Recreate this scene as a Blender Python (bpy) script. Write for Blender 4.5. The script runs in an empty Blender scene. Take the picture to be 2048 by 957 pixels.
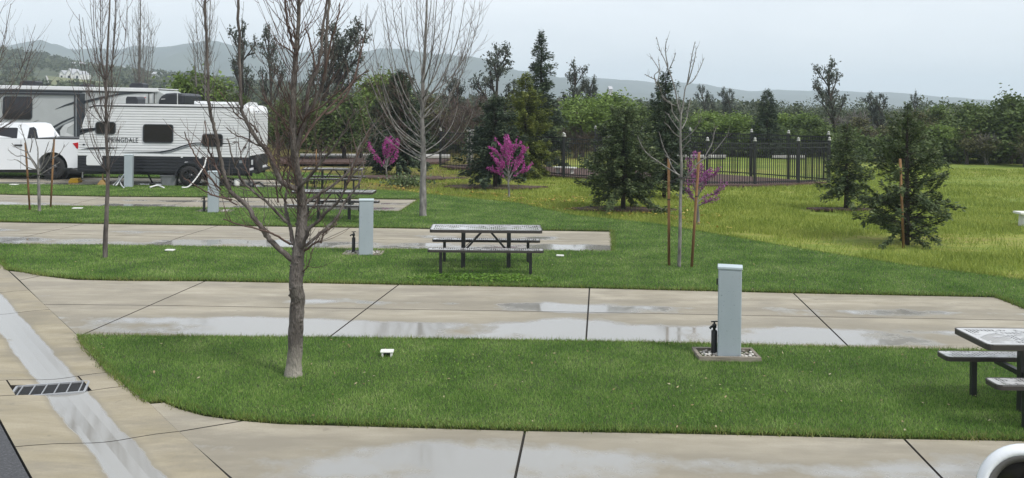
import bpy, math, random
import numpy as np
from mathutils import Vector, Matrix, noise as mnoise
from mathutils.geometry import tessellate_polygon

scene = bpy.context.scene
col = scene.collection
R_ = math.radians

# ------------------------------------------------------------------ camera
cam_d = bpy.data.cameras.new("camera")
cam_d.sensor_width = 36.0
cam_d.lens = 36.0 * 1800 / 2048
cam_d.shift_y = -263.5 / 2048
cam_d.clip_start, cam_d.clip_end = 0.1, 9000
cam = bpy.data.objects.new("camera", cam_d)
col.objects.link(cam)
cam.matrix_world = Matrix.Translation((0, 0, 3.0)) @ Matrix.Rotation(R_(90), 4, 'X') @ Matrix.Rotation(0.0117, 4, 'Z')
scene.camera = cam

# ------------------------------------------------------------------ sky, sun, exposure
SUN_EL, SUN_AZ = R_(50), R_(128)          # azimuth clockwise from +Y
world = bpy.data.worlds.new("World")
scene.world = world
world.use_nodes = True
wn = world.node_tree
bg = wn.nodes["Background"]
sky = wn.nodes.new("ShaderNodeTexSky")
sky.sky_type = 'NISHITA'
sky.sun_disc = False
sky.sun_elevation, sky.sun_rotation = SUN_EL, SUN_AZ
sky.air_density, sky.dust_density = 1.0, 2.0
wtc = wn.nodes.new("ShaderNodeTexCoord")
wmap = wn.nodes.new("ShaderNodeMapping"); wmap.inputs['Scale'].default_value = (1.0, 1.0, 3.2)
wno = wn.nodes.new("ShaderNodeTexNoise"); wno.inputs['Scale'].default_value = 1.7; wno.inputs['Detail'].default_value = 5
wra = wn.nodes.new("ShaderNodeValToRGB")
wra.color_ramp.elements[0].position = 0.38; wra.color_ramp.elements[0].color = (4.1, 4.42, 4.8, 1)
wra.color_ramp.elements[1].position = 0.62; wra.color_ramp.elements[1].color = (5.3, 5.5, 5.75, 1)
wmx = wn.nodes.new("ShaderNodeMix"); wmx.data_type = 'RGBA'; wmx.inputs[0].default_value = 0.92
wn.links.new(wtc.outputs['Generated'], wmap.inputs[0]); wn.links.new(wmap.outputs[0], wno.inputs[0])
wn.links.new(wno.outputs[0], wra.inputs[0])
wn.links.new(sky.outputs[0], wmx.inputs[6]); wn.links.new(wra.outputs[0], wmx.inputs[7])
wn.links.new(wmx.outputs[2], bg.inputs[0])
bg.inputs[1].default_value = 0.1

sun_d = bpy.data.lights.new("sun", 'SUN')
sun_d.energy, sun_d.angle, sun_d.color = 1.5, R_(12), (1.0, 0.97, 0.92)
sun = bpy.data.objects.new("sun", sun_d); col.objects.link(sun)
sdir = Vector((math.sin(SUN_AZ) * math.cos(SUN_EL), math.cos(SUN_AZ) * math.cos(SUN_EL), math.sin(SUN_EL)))
sun.rotation_euler = sdir.to_track_quat('Z', 'Y').to_euler()

vs = scene.view_settings
vs.view_transform, vs.look, vs.exposure, vs.gamma, vs.use_curve_mapping = 'Standard', 'None', 1.0, 1.0, False
scene.render.engine = 'CYCLES'
cy = scene.cycles
cy.max_bounces, cy.diffuse_bounces, cy.glossy_bounces, cy.transparent_max_bounces, cy.volume_bounces = 6, 3, 3, 16, 2
cy.use_denoising = True
cy.caustics_reflective = cy.caustics_refractive = False

# ------------------------------------------------------------------ helpers: objects
rng = np.random.default_rng(7)
random.seed(7)

def link(o, parent=None):
    col.objects.link(o)
    if parent is not None: o.parent = parent
    return o

def tag(o, label=None, cat=None, group=None, kind=None):
    if label: o['label'] = label
    if cat: o['category'] = cat
    if group: o['group'] = group
    if kind: o['kind'] = kind
    return o

def thing(name, label, cat, loc=(0, 0, 0), rz=0.0, group=None):
    o = bpy.data.objects.new(name, None)
    o.empty_display_size = 0.2
    o.location = loc; o.rotation_euler = (0, 0, rz)
    link(o); return tag(o, label, cat, group)

def dup(root, loc, rz=0.0, scale=None, label=None, cat=None, group=None):
    r = root.copy(); col.objects.link(r); r.location = loc; r.rotation_euler = (0, 0, rz)
    if scale is not None: r.scale = scale
    tag(r, label, cat, group)
    for ch in list(root.children):
        c = ch.copy(); col.objects.link(c); c.parent = r
        for g in list(ch.children):
            d = g.copy(); col.objects.link(d); d.parent = c
    return r

class MB:
    def __init__(s): s.v, s.f = [], []
    def add(s, vs_, fs_):
        k = len(s.v); s.v += [tuple(p) for p in vs_]; s.f += [tuple(i + k for i in q) for q in fs_]; return s
    def box(s, c, d, M=None):
        x, y, z = d[0] / 2, d[1] / 2, d[2] / 2
        P_ = [Vector((i * x, j * y, k * z)) for i, j, k in ((-1,-1,-1),(1,-1,-1),(1,1,-1),(-1,1,-1),(-1,-1,1),(1,-1,1),(1,1,1),(-1,1,1))]
        if M is not None: P_ = [M @ p for p in P_]
        c = Vector(c)
        return s.add([p + c for p in P_], [(0,3,2,1),(4,5,6,7),(0,1,5,4),(1,2,6,5),(2,3,7,6),(3,0,4,7)])
    def bar(s, a, b, w, h):                       # square bar from a to b
        a, b = Vector(a), Vector(b); d = b - a
        return s.box((a + b) / 2, (w, h, d.length), d.to_track_quat('Z', 'Y').to_matrix())
    def tube(s, pts, rad, n=6, cap=True):
        pts = [Vector(p) for p in pts]
        if not hasattr(rad, '__len__'): rad = [rad] * len(pts)
        k0 = len(s.v); nrm = None
        for i, p in enumerate(pts):
            t = (pts[min(i + 1, len(pts) - 1)] - pts[max(i - 1, 0)])
            t = t.normalized() if t.length > 1e-9 else Vector((0, 0, 1))
            if nrm is None:
                nrm = t.cross(Vector((0, 1, 0.013)))
                if nrm.length < 1e-3: nrm = t.cross(Vector((1, 0, 0)))
            nrm = (nrm - t * nrm.dot(t)).normalized(); b = t.cross(nrm)
            for j in range(n):
                a = 2 * math.pi * j / n
                s.v.append(tuple(p + (nrm * math.cos(a) + b * math.sin(a)) * rad[i]))
        for i in range(len(pts) - 1):
            for j in range(n):
                a, b2 = k0 + i * n + j, k0 + i * n + (j + 1) % n
                s.f.append((a, b2, b2 + n, a + n))
        if cap:
            s.f.append(tuple(k0 + j for j in reversed(range(n))))
            e = k0 + (len(pts) - 1) * n; s.f.append(tuple(e + j for j in range(n)))
        return s
    def prism(s, poly, a, b, axis='y'):           # polygon extruded along an axis
        def q(p, t):
            return (p[0], t, p[1]) if axis == 'y' else ((t, p[0], p[1]) if axis == 'x' else (p[0], p[1], t))
        n = len(poly); A = sum(poly[i][0] * poly[(i + 1) % n][1] - poly[(i + 1) % n][0] * poly[i][1] for i in range(n))
        if (A > 0) == (axis == 'y'): pass
        else: poly = poly[::-1]
        if axis == 'x': poly = poly[::-1]
        if axis == 'z':
            poly = poly if A > 0 else poly
        vs_ = [q(p, a) for p in poly] + [q(p, b) for p in poly]
        fs_ = [tuple(range(n)), tuple(reversed(range(n, 2 * n)))] + [(i, i + n, (i + 1) % n + n, (i + 1) % n) for i in range(n)]
        return s.add(vs_, fs_)
    def lathe(s, prof, c=(0, 0, 0), n=16, axis='z'):
        k0 = len(s.v)
        for r, h in prof:
            for j in range(n):
                a = 2 * math.pi * j / n; x, y = r * math.cos(a), r * math.sin(a)
                p = (x, y, h) if axis == 'z' else ((x, h, y) if axis == 'y' else (h, x, y))
                s.v.append((p[0] + c[0], p[1] + c[1], p[2] + c[2]))
        for i in range(len(prof) - 1):
            for j in range(n):
                a, b = k0 + i * n + j, k0 + i * n + (j + 1) % n
                s.f.append((a, b, b + n, a + n))
        return s
    def build(s, name, mat, parent=None, smooth=False, bevel=0.0, loc=None):
        me = bpy.data.meshes.new(name)
        me.from_pydata(s.v, [], s.f)
        if mat: me.materials.append(mat)
        if smooth: me.polygons.foreach_set('use_smooth', [True] * len(me.polygons))
        fix_normals(me)
        o = link(bpy.data.objects.new(name, me), parent)
        if loc is not None: o.location = loc
        if bevel:
            m = o.modifiers.new('bevel', 'BEVEL'); m.width = bevel; m.segments = 2; m.limit_method = 'ANGLE'
        return o

import bmesh
def fix_normals(me):
    if len(me.polygons) > 60000: return
    bm = bmesh.new(); bm.from_mesh(me)
    bmesh.ops.recalc_face_normals(bm, faces=bm.faces); bm.to_mesh(me); bm.free()

def np_obj(name, V, per, mat, parent=None):
    """V: (N*per,3) consecutive polygons of `per` corners."""
    V = np.ascontiguousarray(V, dtype=np.float32); n = len(V) // per
    me = bpy.data.meshes.new(name)
    me.vertices.add(n * per); me.vertices.foreach_set('co', V.ravel())
    me.loops.add(n * per); me.loops.foreach_set('vertex_index', np.arange(n * per, dtype=np.int32))
    me.polygons.add(n); me.polygons.foreach_set('loop_start', np.arange(n, dtype=np.int32) * per)
    me.update(calc_edges=True); me.materials.append(mat)
    return link(bpy.data.objects.new(name, me), parent)

def rrect(x0, x1, z0, z1, r, n=4):
    o = []
    for cx, cz, a0 in ((x1 - r, z1 - r, 0), (x0 + r, z1 - r, 90), (x0 + r, z0 + r, 180), (x1 - r, z0 + r, 270)):
        for i in range(n + 1):
            a = R_(a0 + 90 * i / n); o.append((cx + r * math.cos(a), cz + r * math.sin(a)))
    return o

def inset(poly, d):
    n = len(poly); A = sum(poly[i][0] * poly[(i + 1) % n][1] - poly[(i + 1) % n][0] * poly[i][1] for i in range(n))
    sg = 1 if A > 0 else -1; o = []
    for i in range(n):
        p0, p1, p2 = Vector(poly[i - 1]), Vector(poly[i]), Vector(poly[(i + 1) % n])
        e1, e2 = (p1 - p0).normalized(), (p2 - p1).normalized()
        n1, n2 = Vector((-e1.y, e1.x)) * sg, Vector((-e2.y, e2.x)) * sg
        m = n1 + n2; k = m.length_squared
        m = m * (2 / k) if k > 0.3 else n1
        q = p1 + m * d; o.append((q.x, q.y))
    return o

# ------------------------------------------------------------------ helpers: materials
def new_mat(name):
    m = bpy.data.materials.new(name); m.use_nodes = True
    nt = m.node_tree; return m, nt, nt.nodes['Principled BSDF']

def node(nt, typ, **kw):
    n = nt.nodes.new('ShaderNode' + typ)
    for k, v in kw.items():
        if k in n.inputs.keys(): n.inputs[k].default_value = v
        else: setattr(n, k, v)
    return n

def ramp(nt, fac, stops):
    r = nt.nodes.new('ShaderNodeValToRGB'); e = r.color_ramp.elements
    while len(e) < len(stops): e.new(0.5)
    for el, (p, c) in zip(e, stops):
        el.position = p; el.color = (*c, 1) if hasattr(c, '__len__') else (c, c, c, 1)
    nt.links.new(fac, r.inputs[0]); return r.outputs[0]

def mixc(nt, f, a, b):
    m = nt.nodes.new('ShaderNodeMix'); m.data_type = 'RGBA'
    for v, i in ((f, 0), (a, 6), (b, 7)):
        if hasattr(v, 'node'): nt.links.new(v, m.inputs[i])
        else: m.inputs[i].default_value = v if i == 0 else (*v, 1)
    return m.outputs[2]

def math_(nt, op, a, b=0.0, clamp=False):
    m = nt.nodes.new('ShaderNodeMath'); m.operation = op; m.use_clamp = clamp
    for v, i in ((a, 0), (b, 1)):
        if hasattr(v, 'node'): nt.links.new(v, m.inputs[i])
        else: m.inputs[i].default_value = v
    return m.outputs[0]

def pos_noise(nt, scale, detail=3, stretch=(1, 1, 1), obj=False, rough=0.55):
    if obj: src = node(nt, 'TexCoord').outputs['Object']
    else: src = node(nt, 'NewGeometry').outputs['Position']
    mp = node(nt, 'Mapping'); mp.inputs['Scale'].default_value = stretch
    nt.links.new(src, mp.inputs[0])
    n = node(nt, 'TexNoise', Scale=scale, Detail=detail, Roughness=rough)
    nt.links.new(mp.outputs[0], n.inputs['Vector']); return n.outputs[0]

def bump(nt, bs, h, strength, dist):
    b = node(nt, 'Bump', Strength=strength, Distance=dist)
    nt.links.new(h, b.inputs['Height']); nt.links.new(b.outputs[0], bs.inputs['Normal'])

def var_mat(name, stops, scale=3.0, rough=0.7, bmp=0.0, bscale=40.0, bdist=0.01, detail=4, stretch=(1,1,1), obj=True, metal=0.0, spec=0.5):
    m, nt, b = new_mat(name)
    nt.links.new(ramp(nt, pos_noise(nt, scale, detail, stretch, obj), stops), b.inputs['Base Color'])
    b.inputs['Roughness'].default_value = rough; b.inputs['Metallic'].default_value = metal
    b.inputs['Specular IOR Level'].default_value = spec
    if bmp: bump(nt, b, pos_noise(nt, bscale, 4, stretch, obj), bmp, bdist)
    return m

def plain(name, c, rough=0.5, metal=0.0, wear=0.12):
    lo = tuple(x * (1 - wear) for x in c); hi = tuple(min(1, x * (1 + wear)) for x in c)
    return var_mat(name, [(0.3, lo), (0.7, hi)], 2.5, rough, metal=metal)

def leaf_mat(name, stops, trans=0.35, clump=0.35, cscale=0.9):
    """per-leaf random tone plus a slower clump noise, part of the light passing through"""
    m, nt, b = new_mat(name)
    isl = node(nt, 'NewGeometry').outputs['Random Per Island']
    nz = pos_noise(nt, cscale, 2)
    f = math_(nt, 'ADD', math_(nt, 'MULTIPLY', isl, 1 - clump), math_(nt, 'MULTIPLY', math_(nt, 'SUBTRACT', math_(nt, 'MULTIPLY', nz, 2.2), 0.6), clump))
    c = ramp(nt, f, stops)
    nt.links.new(c, b.inputs['Base Color']); b.inputs['Roughness'].default_value = 0.6
    b.inputs['Specular IOR Level'].default_value = 0.25
    tr = node(nt, 'BsdfTranslucent'); nt.links.new(c, tr.inputs[0])
    mx = node(nt, 'MixShader'); mx.inputs[0].default_value = trans
    nt.links.new(b.outputs[0], mx.inputs[1]); nt.links.new(tr.outputs[0], mx.inputs[2])
    nt.links.new(mx.outputs[0], nt.nodes['Material Output'].inputs[0]); return m

M = {}

# ================================================================== MATERIALS OF THE SETTING
def concrete(name, band, amp=0.75, dry=((0.275,0.24,0.175),(0.47,0.425,0.34)), wetk=0.7, thr=(0.58,0.72), stretch=(0.35,1.2,1.0)):
    """damp trowelled concrete, with shallow standing water where `band` (over UV v) and noise say so"""
    m, nt, b = new_mat(name)
    uv = node(nt, 'UVMap'); sep = node(nt, 'SeparateXYZ'); nt.links.new(uv.outputs[0], sep.inputs[0])
    bandv = ramp(nt, sep.outputs[1], band)
    mp = node(nt, 'Mapping'); mp.inputs['Scale'].default_value = (stretch[0], stretch[1], 1); nt.links.new(uv.outputs[0], mp.inputs[0])
    n1 = node(nt, 'TexNoise', Scale=1.0, Detail=5, Roughness=0.5); nt.links.new(mp.outputs[0], n1.inputs['Vector'])
    n2 = node(nt, 'TexNoise', Scale=4.5, Detail=6, Roughness=0.65); nt.links.new(mp.outputs[0], n2.inputs['Vector'])
    w = math_(nt, 'ADD', bandv, math_(nt, 'MULTIPLY', math_(nt, 'SUBTRACT', n1.outputs[0], 0.5), amp * 2))
    w = math_(nt, 'ADD', w, math_(nt, 'MULTIPLY', math_(nt, 'SUBTRACT', n2.outputs[0], 0.5), 0.55))
    mask = ramp(nt, w, [(thr[0], 0.0), (thr[1], 1.0)])
    damp = ramp(nt, w, [(thr[0] - 0.35, 0.0), (thr[0], 1.0)])
    streak = pos_noise(nt, 2.2, 5, (0.5, 2.0, 1), rough=0.65)
    base = ramp(nt, streak, [(0.3, dry[0]), (0.55, tuple((a + c) / 2 for a, c in zip(*dry))), (0.75, dry[1])])
    grit = pos_noise(nt, 60, 3)
    base = mixc(nt, math_(nt, 'MULTIPLY', ramp(nt, grit, [(0.35, 1.0), (0.6, 0.0)]), 0.25), base, (0.2, 0.18, 0.14))
    blot = ramp(nt, pos_noise(nt, 0.9, 6, (0.6, 1.7, 1), rough=0.7), [(0.47, 0.0), (0.60, 1.0)])
    base = mixc(nt, math_(nt, 'MULTIPLY', blot, 0.58), base, (0.19, 0.17, 0.135))
    spot = ramp(nt, pos_noise(nt, 5.0, 2), [(0.70, 0.0), (0.74, 1.0)])
    base = mixc(nt, math_(nt, 'MULTIPLY', spot, 0.35), base, (0.12, 0.105, 0.08))
    isl = node(nt, 'ObjectInfo').outputs['Random']
    base = mixc(nt, math_(nt, 'MULTIPLY', isl, 0.25), base, (0.33, 0.30, 0.25))
    damped = mixc(nt, math_(nt, 'MULTIPLY', damp, 0.6), base, (0.23, 0.205, 0.16))
    c = mixc(nt, mask, damped, (0.27, 0.262, 0.24))
    nt.links.new(c, b.inputs['Base Color'])
    rgh = math_(nt, 'SUBTRACT', 0.62, math_(nt, 'MULTIPLY', mask, 0.55))
    nt.links.new(rgh, b.inputs['Roughness'])
    nt.links.new(math_(nt, 'ADD', 1.35, math_(nt, 'MULTIPLY', mask, wetk)), b.inputs['IOR'])
    h = math_(nt, 'MULTIPLY', math_(nt, 'SUBTRACT', 1.0, mask), pos_noise(nt, 90, 4))
    bump(nt, b, h, 0.25, 0.006)
    return m

PADBAND = [(0.0, 0.35), (0.06, 0.72), (0.26, 0.76), (0.40, 0.3), (0.48, 0.12), (0.515, 0.5), (0.63, 0.6), (0.78, 0.2), (1.0, 0.0)]
M['pad'] = concrete('damp_concrete', PADBAND, 0.75)
M['gutter'] = concrete('gutter_concrete', [(0.0, 0.0), (0.24, 0.0), (0.34, 0.85), (0.58, 0.85), (0.68, 0.0), (1.0, 0.0)], 0.42,
                       dry=((0.265, 0.225, 0.145), (0.43, 0.375, 0.275)), stretch=(0.8, 2.5))
M['near_pad'] = concrete('near_pad_concrete', [(0.0, 0.3), (0.55, 0.55), (0.80, 0.66), (0.95, 0.35), (1.0, 0.0)], 0.5)
M['joint'] = plain('joint_filler', (0.035, 0.03, 0.025), 0.9)
M['asphalt'] = var_mat('asphalt', [(0.35, (0.03, 0.03, 0.033)), (0.6, (0.06, 0.06, 0.065)), (0.75, (0.14, 0.14, 0.15))], 45, 0.55, 0.6, 60, 0.01, obj=False)
M['soil'] = var_mat('turf_base', [(0.35, (0.03, 0.045, 0.012)), (0.65, (0.055, 0.08, 0.02))], 5, 0.95, 0.5, 30, 0.03, obj=False)

def field_mat():
    m, nt, b = new_mat('rough_field')
    n1 = pos_noise(nt, 0.16, 5, (0.6, 1.6, 1)); n2 = pos_noise(nt, 1.8, 5, (0.6, 1.5, 1)); n3 = pos_noise(nt, 12, 3)
    f = math_(nt, 'ADD', math_(nt, 'MULTIPLY', n1, 0.55), math_(nt, 'MULTIPLY', n2, 0.45))
    c = ramp(nt, f, [(0.36, (0.11, 0.17, 0.033)), (0.47, (0.20, 0.26, 0.05)), (0.56, (0.28, 0.30, 0.07)), (0.66, (0.31, 0.25, 0.10))])
    c = mixc(nt, math_(nt, 'MULTIPLY', ramp(nt, n3, [(0.4, 1.0), (0.6, 0.0)]), 0.35), c, (0.06, 0.08, 0.02))
    # leaf litter and bare mulch under the planted trees on the left
    sx = node(nt, 'SeparateXYZ'); nt.links.new(node(nt, 'NewGeometry').outputs['Position'], sx.inputs[0])
    d = math_(nt, 'ADD', math_(nt, 'MULTIPLY', sx.outputs[0], -0.09), math_(nt, 'MULTIPLY', math_(nt, 'SUBTRACT', sx.outputs[1], 30), 0.02))
    lit = ramp(nt, math_(nt, 'ADD', d, math_(nt, 'SUBTRACT', pos_noise(nt, 0.5, 5, (0.5, 1.6, 1)), 0.5)), [(0.02, 0.0), (0.3, 1.0)])
    litc = ramp(nt, pos_noise(nt, 3.5, 5, (0.7, 1.4, 1)), [(0.36, (0.05, 0.036, 0.025)), (0.46, (0.13, 0.10, 0.045)), (0.54, (0.24, 0.19, 0.05)), (0.66, (0.16, 0.17, 0.045))])
    c = mixc(nt, math_(nt, 'MULTIPLY', lit, 0.85), c, litc)
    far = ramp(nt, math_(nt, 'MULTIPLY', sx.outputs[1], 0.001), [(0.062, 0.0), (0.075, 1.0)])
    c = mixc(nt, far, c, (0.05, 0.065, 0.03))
    nt.links.new(c, b.inputs['Base Color']); b.inputs['Roughness'].default_value = 0.95
    b.inputs['Specular IOR Level'].default_value = 0.15
    bump(nt, b, math_(nt, 'ADD', n3, n2), 0.7, 0.08); return m
M['field'] = field_mat()
M['mulch'] = var_mat('bark_mulch', [(0.3, (0.045, 0.026, 0.022)), (0.55, (0.095, 0.056, 0.048)), (0.75, (0.16, 0.10, 0.085))], 9, 0.95, 0.8, 25, 0.04, obj=False)
M['hill'] = var_mat('wooded_ground', [(0.35, (0.035, 0.05, 0.025)), (0.6, (0.07, 0.085, 0.04))], 0.05, 0.95, obj=False)
M['range'] = var_mat('forest_range', [(0.35, (0.03, 0.042, 0.03)), (0.65, (0.06, 0.075, 0.05))], 0.012, 0.95, obj=False, detail=8)

# ================================================================== GROUND
g = MB(); N_ = 48
xs = np.concatenate([np.linspace(-3000, -200, 10), np.linspace(-120, 120, 31), np.linspace(200, 3000, 10)])
ys = np.concatenate([np.linspace(-200, 0, 4), np.linspace(10, 140, 30), np.linspace(180, 600, 10), np.linspace(800, 3600, 8)])
def ground_z(x, y):
    k = min(1, max(0, (y - 30) / 25)); return -0.04 - 0.07 * min(1, max(0, (-x) / 4)) + k * 0.10 * (mnoise.noise(Vector((x * .07, y * .07, 3))))
for y in ys:
    for x in xs: g.v.append((x, y, ground_z(x, y)))
nx = len(xs)
for j in range(len(ys) - 1):
    for i in range(nx - 1): g.f.append((j * nx + i, j * nx + i + 1, (j + 1) * nx + i + 1, (j + 1) * nx + i))
tag(g.build('ground', M['field']), 'rough weedy field of green and yellow grass reaching to the far trees', kind='structure')

def sheet(name, poly, z, mat, label, thick=0.1, parent=None, kind='structure'):
    o = MB().prism(poly, z - thick, z, 'z').build(name, mat, parent)
    if parent is None: tag(o, label, kind=kind)
    return o

def lawn_sheet(name, poly, label):
    return sheet(name, poly, 0.02, M['soil'], label, 0.14)

LAWN_A = [(-5.479,11.487),(-2.316,11.532),(0.981,11.508),(4.295,11.343),(7.839,11.219),(10.353,11.08),(7.685,8.215),(4.747,8.283),(3.649,8.298),(1.783,8.365),(0.156,8.39),(-1.016,8.443),(-2.156,8.499),(-2.521,8.568),(-2.931,8.694),(-3.243,8.886),(-3.464,9.074),(-3.609,9.023),(-4.451,10.03),(-5.143,10.978)]
LAWN_B = [(-8.936,16.035),(-8.593,15.862),(-8.11,15.562),(-7.389,15.289),(-6.547,15.207),(-5.166,15.247),(-1.875,15.142),(1.33,15.035),(4.671,14.819),(7.918,14.687),(7.921,11.337),(11.451,10.953),(14.001,13.399),(10.727,15.082),(9.179,16.072),(7.621,17.595),(6.246,19.408),(3.755,23.413),(1.733,25.051),(0.237,28.003),(-2.027,29.927),(-3.881,31.467),(-5.759,32.185),(-7.901,32.913),(-8.072,32.282),(-13.014,32.44),(-18.365,32.341),(-21.421,32.343),(-19.033,29.233),(-12.989,28.798),(-9.91,28.919),(-6.457,28.921),(-2.915,29.012),(-3.112,25.4),(-6.612,25.786),(-9.95,25.821),(-12.676,25.792),(-14.667,25.841),(-16.331,25.794),(-13.795,22.507),(-10.589,22.313),(-7.241,22.234),(-3.952,22.152),(-0.676,22.071),(2.488,22.073),(2.163,18.777),(-1.016,18.739),(-4.286,18.695),(-7.4,18.795),(-10.833,18.737),(-10.973,18.727)]
LAWN_E = [(-24.215,35.953),(-20.45,36.007),(-14.498,36.13),(-8.931,35.942),(-7.471,35.183),(-6.679,37.298),(-8.406,39.565),(-11.514,39.67),(-13.701,39.621),(-22.232,39.138),(-27.294,39.226)]
lawn_sheet('lawn', LAWN_A, 'nearest mown lawn, holding the pruned bare tree and the pedestal in its stone bed')
lawn_sheet('lawn', LAWN_B, 'large mown lawn that runs between the three farther concrete pads and round their ends')
lawn_sheet('lawn', LAWN_E, 'farthest strip of mown lawn behind the white travel trailer')

# ------------------------------------------------------------------ concrete pads, slab by slab
def slab(parent, poly, mat, uvf, z=0.0):
    p0 = inset(poly, 0.007); p1 = inset(poly, 0.012); n = len(p0)
    v = [(x, y, z - 0.12) for x, y in p0] + [(x, y, z - 0.008) for x, y in p0] + [(x, y, z) for x, y in p1]
    f = [tuple(range(2 * n, 3 * n))]
    for i in range(n):
        j = (i + 1) % n; f += [(i, j, j + n, i + n), (i + n, j + n, j + 2 * n, i + 2 * n)]
    me = bpy.data.meshes.new('slab'); me.from_pydata(v, [], f); me.materials.append(mat); me.materials.append(M['joint']); fix_normals(me)
    for p in me.polygons: p.material_index = 0 if p.normal.z > .95 else 1
    uv = me.uv_layers.new(name='UVMap')
    for l in me.loops: uv.data[l.index].uv = uvf(*me.vertices[l.vertex_index].co[:2])
    return link(bpy.data.objects.new('slab', me), parent)

def pad(label, near, far, slabs, mat, base):
    """near/far: two points each; v runs 0..1 from near to far edge, u is metres along"""
    root = MB().prism(inset(base, 0.03), -0.13, -0.018, 'z').build('concrete_pad', M['joint'])
    tag(root, label, kind='structure')
    a, b, c = Vector(near[0]), Vector(near[1]), Vector(far[0])
    t = (b - a).normalized(); nn = Vector((-t.y, t.x))
    w0 = (c - a).dot(nn); w1 = (Vector(far[1]) - b).dot(nn); L = (b - a).length
    def uvf(x, y):
        p = Vector((x, y)) - a; s = p.dot(t); return (s + 7.3 * a.y, p.dot(nn) / (w0 + (w1 - w0) * s / L))
    for s in slabs: slab(root, s, mat, uvf)
    return root

pad('nearest concrete parking pad along the bottom edge of the lawn', [(-0.328,4.837),(3.362,4.884)], [(-2.149,8.472),(3.633,8.26)],
    [[(-3.591,8.978),(-3.446,9.029),(-3.227,8.842),(-2.916,8.652),(-2.509,8.528),(-3.021,8.222)], [(-3.021,8.222),(-2.509,8.528),(-2.146,8.459),(-1.011,8.404),(0.156,8.351),(-0.159,4.848),(-0.328,4.837)],
     [(0.156,8.351),(1.774,8.326),(3.633,8.26),(3.362,4.884),(-0.159,4.848)], [(3.633,8.26),(4.726,8.245),(7.65,8.178),(6.224,4.894),(3.362,4.884)]], M['near_pad'],
    [(-3.591,8.978),(-3.446,9.029),(-3.227,8.842),(-2.916,8.652),(-2.509,8.528),(-2.146,8.459),(-1.011,8.404),(0.156,8.351),(1.774,8.326),(3.633,8.26),(4.726,8.245),(7.65,8.178),(6.224,4.894),(3.362,4.884),(-0.328,4.837),(-3.021,8.222)])
pad('wet concrete parking pad in front of the nearest whole picnic table', [(-5.515,11.561),(4.322,11.415)], [(-5.152,15.204),(4.658,14.779)],
    [[(-8.883,15.941),(-8.542,15.817),(-8.086,15.517),(-8.239,15.104)], [(-8.086,15.517),(-7.347,15.203),(-6.528,15.165),(-5.152,15.204),(-5.336,13.352),(-6.914,13.335),(-8.239,15.104)], [(-6.914,13.335),(-5.336,13.352),(-5.515,11.561),(-5.534,11.535)],
     [(-5.152,15.204),(-1.869,15.099),(-2.113,13.288),(-5.336,13.352)], [(-1.869,15.099),(1.326,14.993),(1.152,13.229),(-2.113,13.288)], [(1.326,14.993),(4.658,14.779),(4.494,13.113),(1.152,13.229)], [(4.658,14.779),(7.896,14.647),(7.915,13.036),(4.494,13.113)],
     [(-5.336,13.352),(-2.113,13.288),(-2.331,11.606),(-5.515,11.561)], [(-2.113,13.288),(1.152,13.229),(0.987,11.582),(-2.331,11.606)], [(1.152,13.229),(4.494,13.113),(4.322,11.415),(0.987,11.582)], [(4.494,13.113),(7.915,13.036),(7.888,11.29),(4.322,11.415)]], M['pad'],
    [(-8.883,15.941),(-8.542,15.817),(-8.086,15.517),(-7.347,15.203),(-6.528,15.165),(-5.152,15.204),(-1.869,15.099),(1.326,14.993),(4.658,14.779),(7.896,14.647),(7.888,11.29),(4.322,11.415),(0.987,11.582),(-2.331,11.606),(-5.534,11.535)])
pad('concrete parking pad just behind the nearest whole picnic table', [(-11.011,18.792),(2.15,18.84)], [(-13.681,22.321),(2.443,21.892)],
    [[(-13.681,22.321),(-10.545,22.221),(-10.714,20.451),(-12.3,20.481)], [(-10.545,22.221),(-7.211,22.142),(-7.4,20.246),(-10.714,20.451)], [(-7.211,22.142),(-3.936,22.061),(-4.14,20.199),(-7.4,20.246)], [(-3.936,22.061),(-0.673,21.981),(-0.872,20.155),(-4.14,20.199)], [(-0.673,21.981),(2.443,21.892),(2.277,20.176),(-0.872,20.155)],
     [(-12.3,20.481),(-10.714,20.451),(-10.871,18.803),(-11.011,18.792)], [(-10.714,20.451),(-7.4,20.246),(-7.426,18.861),(-10.871,18.803)], [(-7.4,20.246),(-4.14,20.199),(-4.301,18.76),(-7.426,18.861)], [(-4.14,20.199),(-0.872,20.155),(-1.02,18.805),(-4.301,18.76)], [(-0.872,20.155),(2.277,20.176),(2.15,18.84),(-1.02,18.805)]], M['pad'],
    [(-13.681,22.321),(-10.545,22.221),(-7.211,22.142),(-3.936,22.061),(-0.673,21.981),(2.443,21.892),(2.15,18.84),(-1.02,18.805),(-4.301,18.76),(-7.426,18.861),(-11.011,18.792)])
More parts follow.
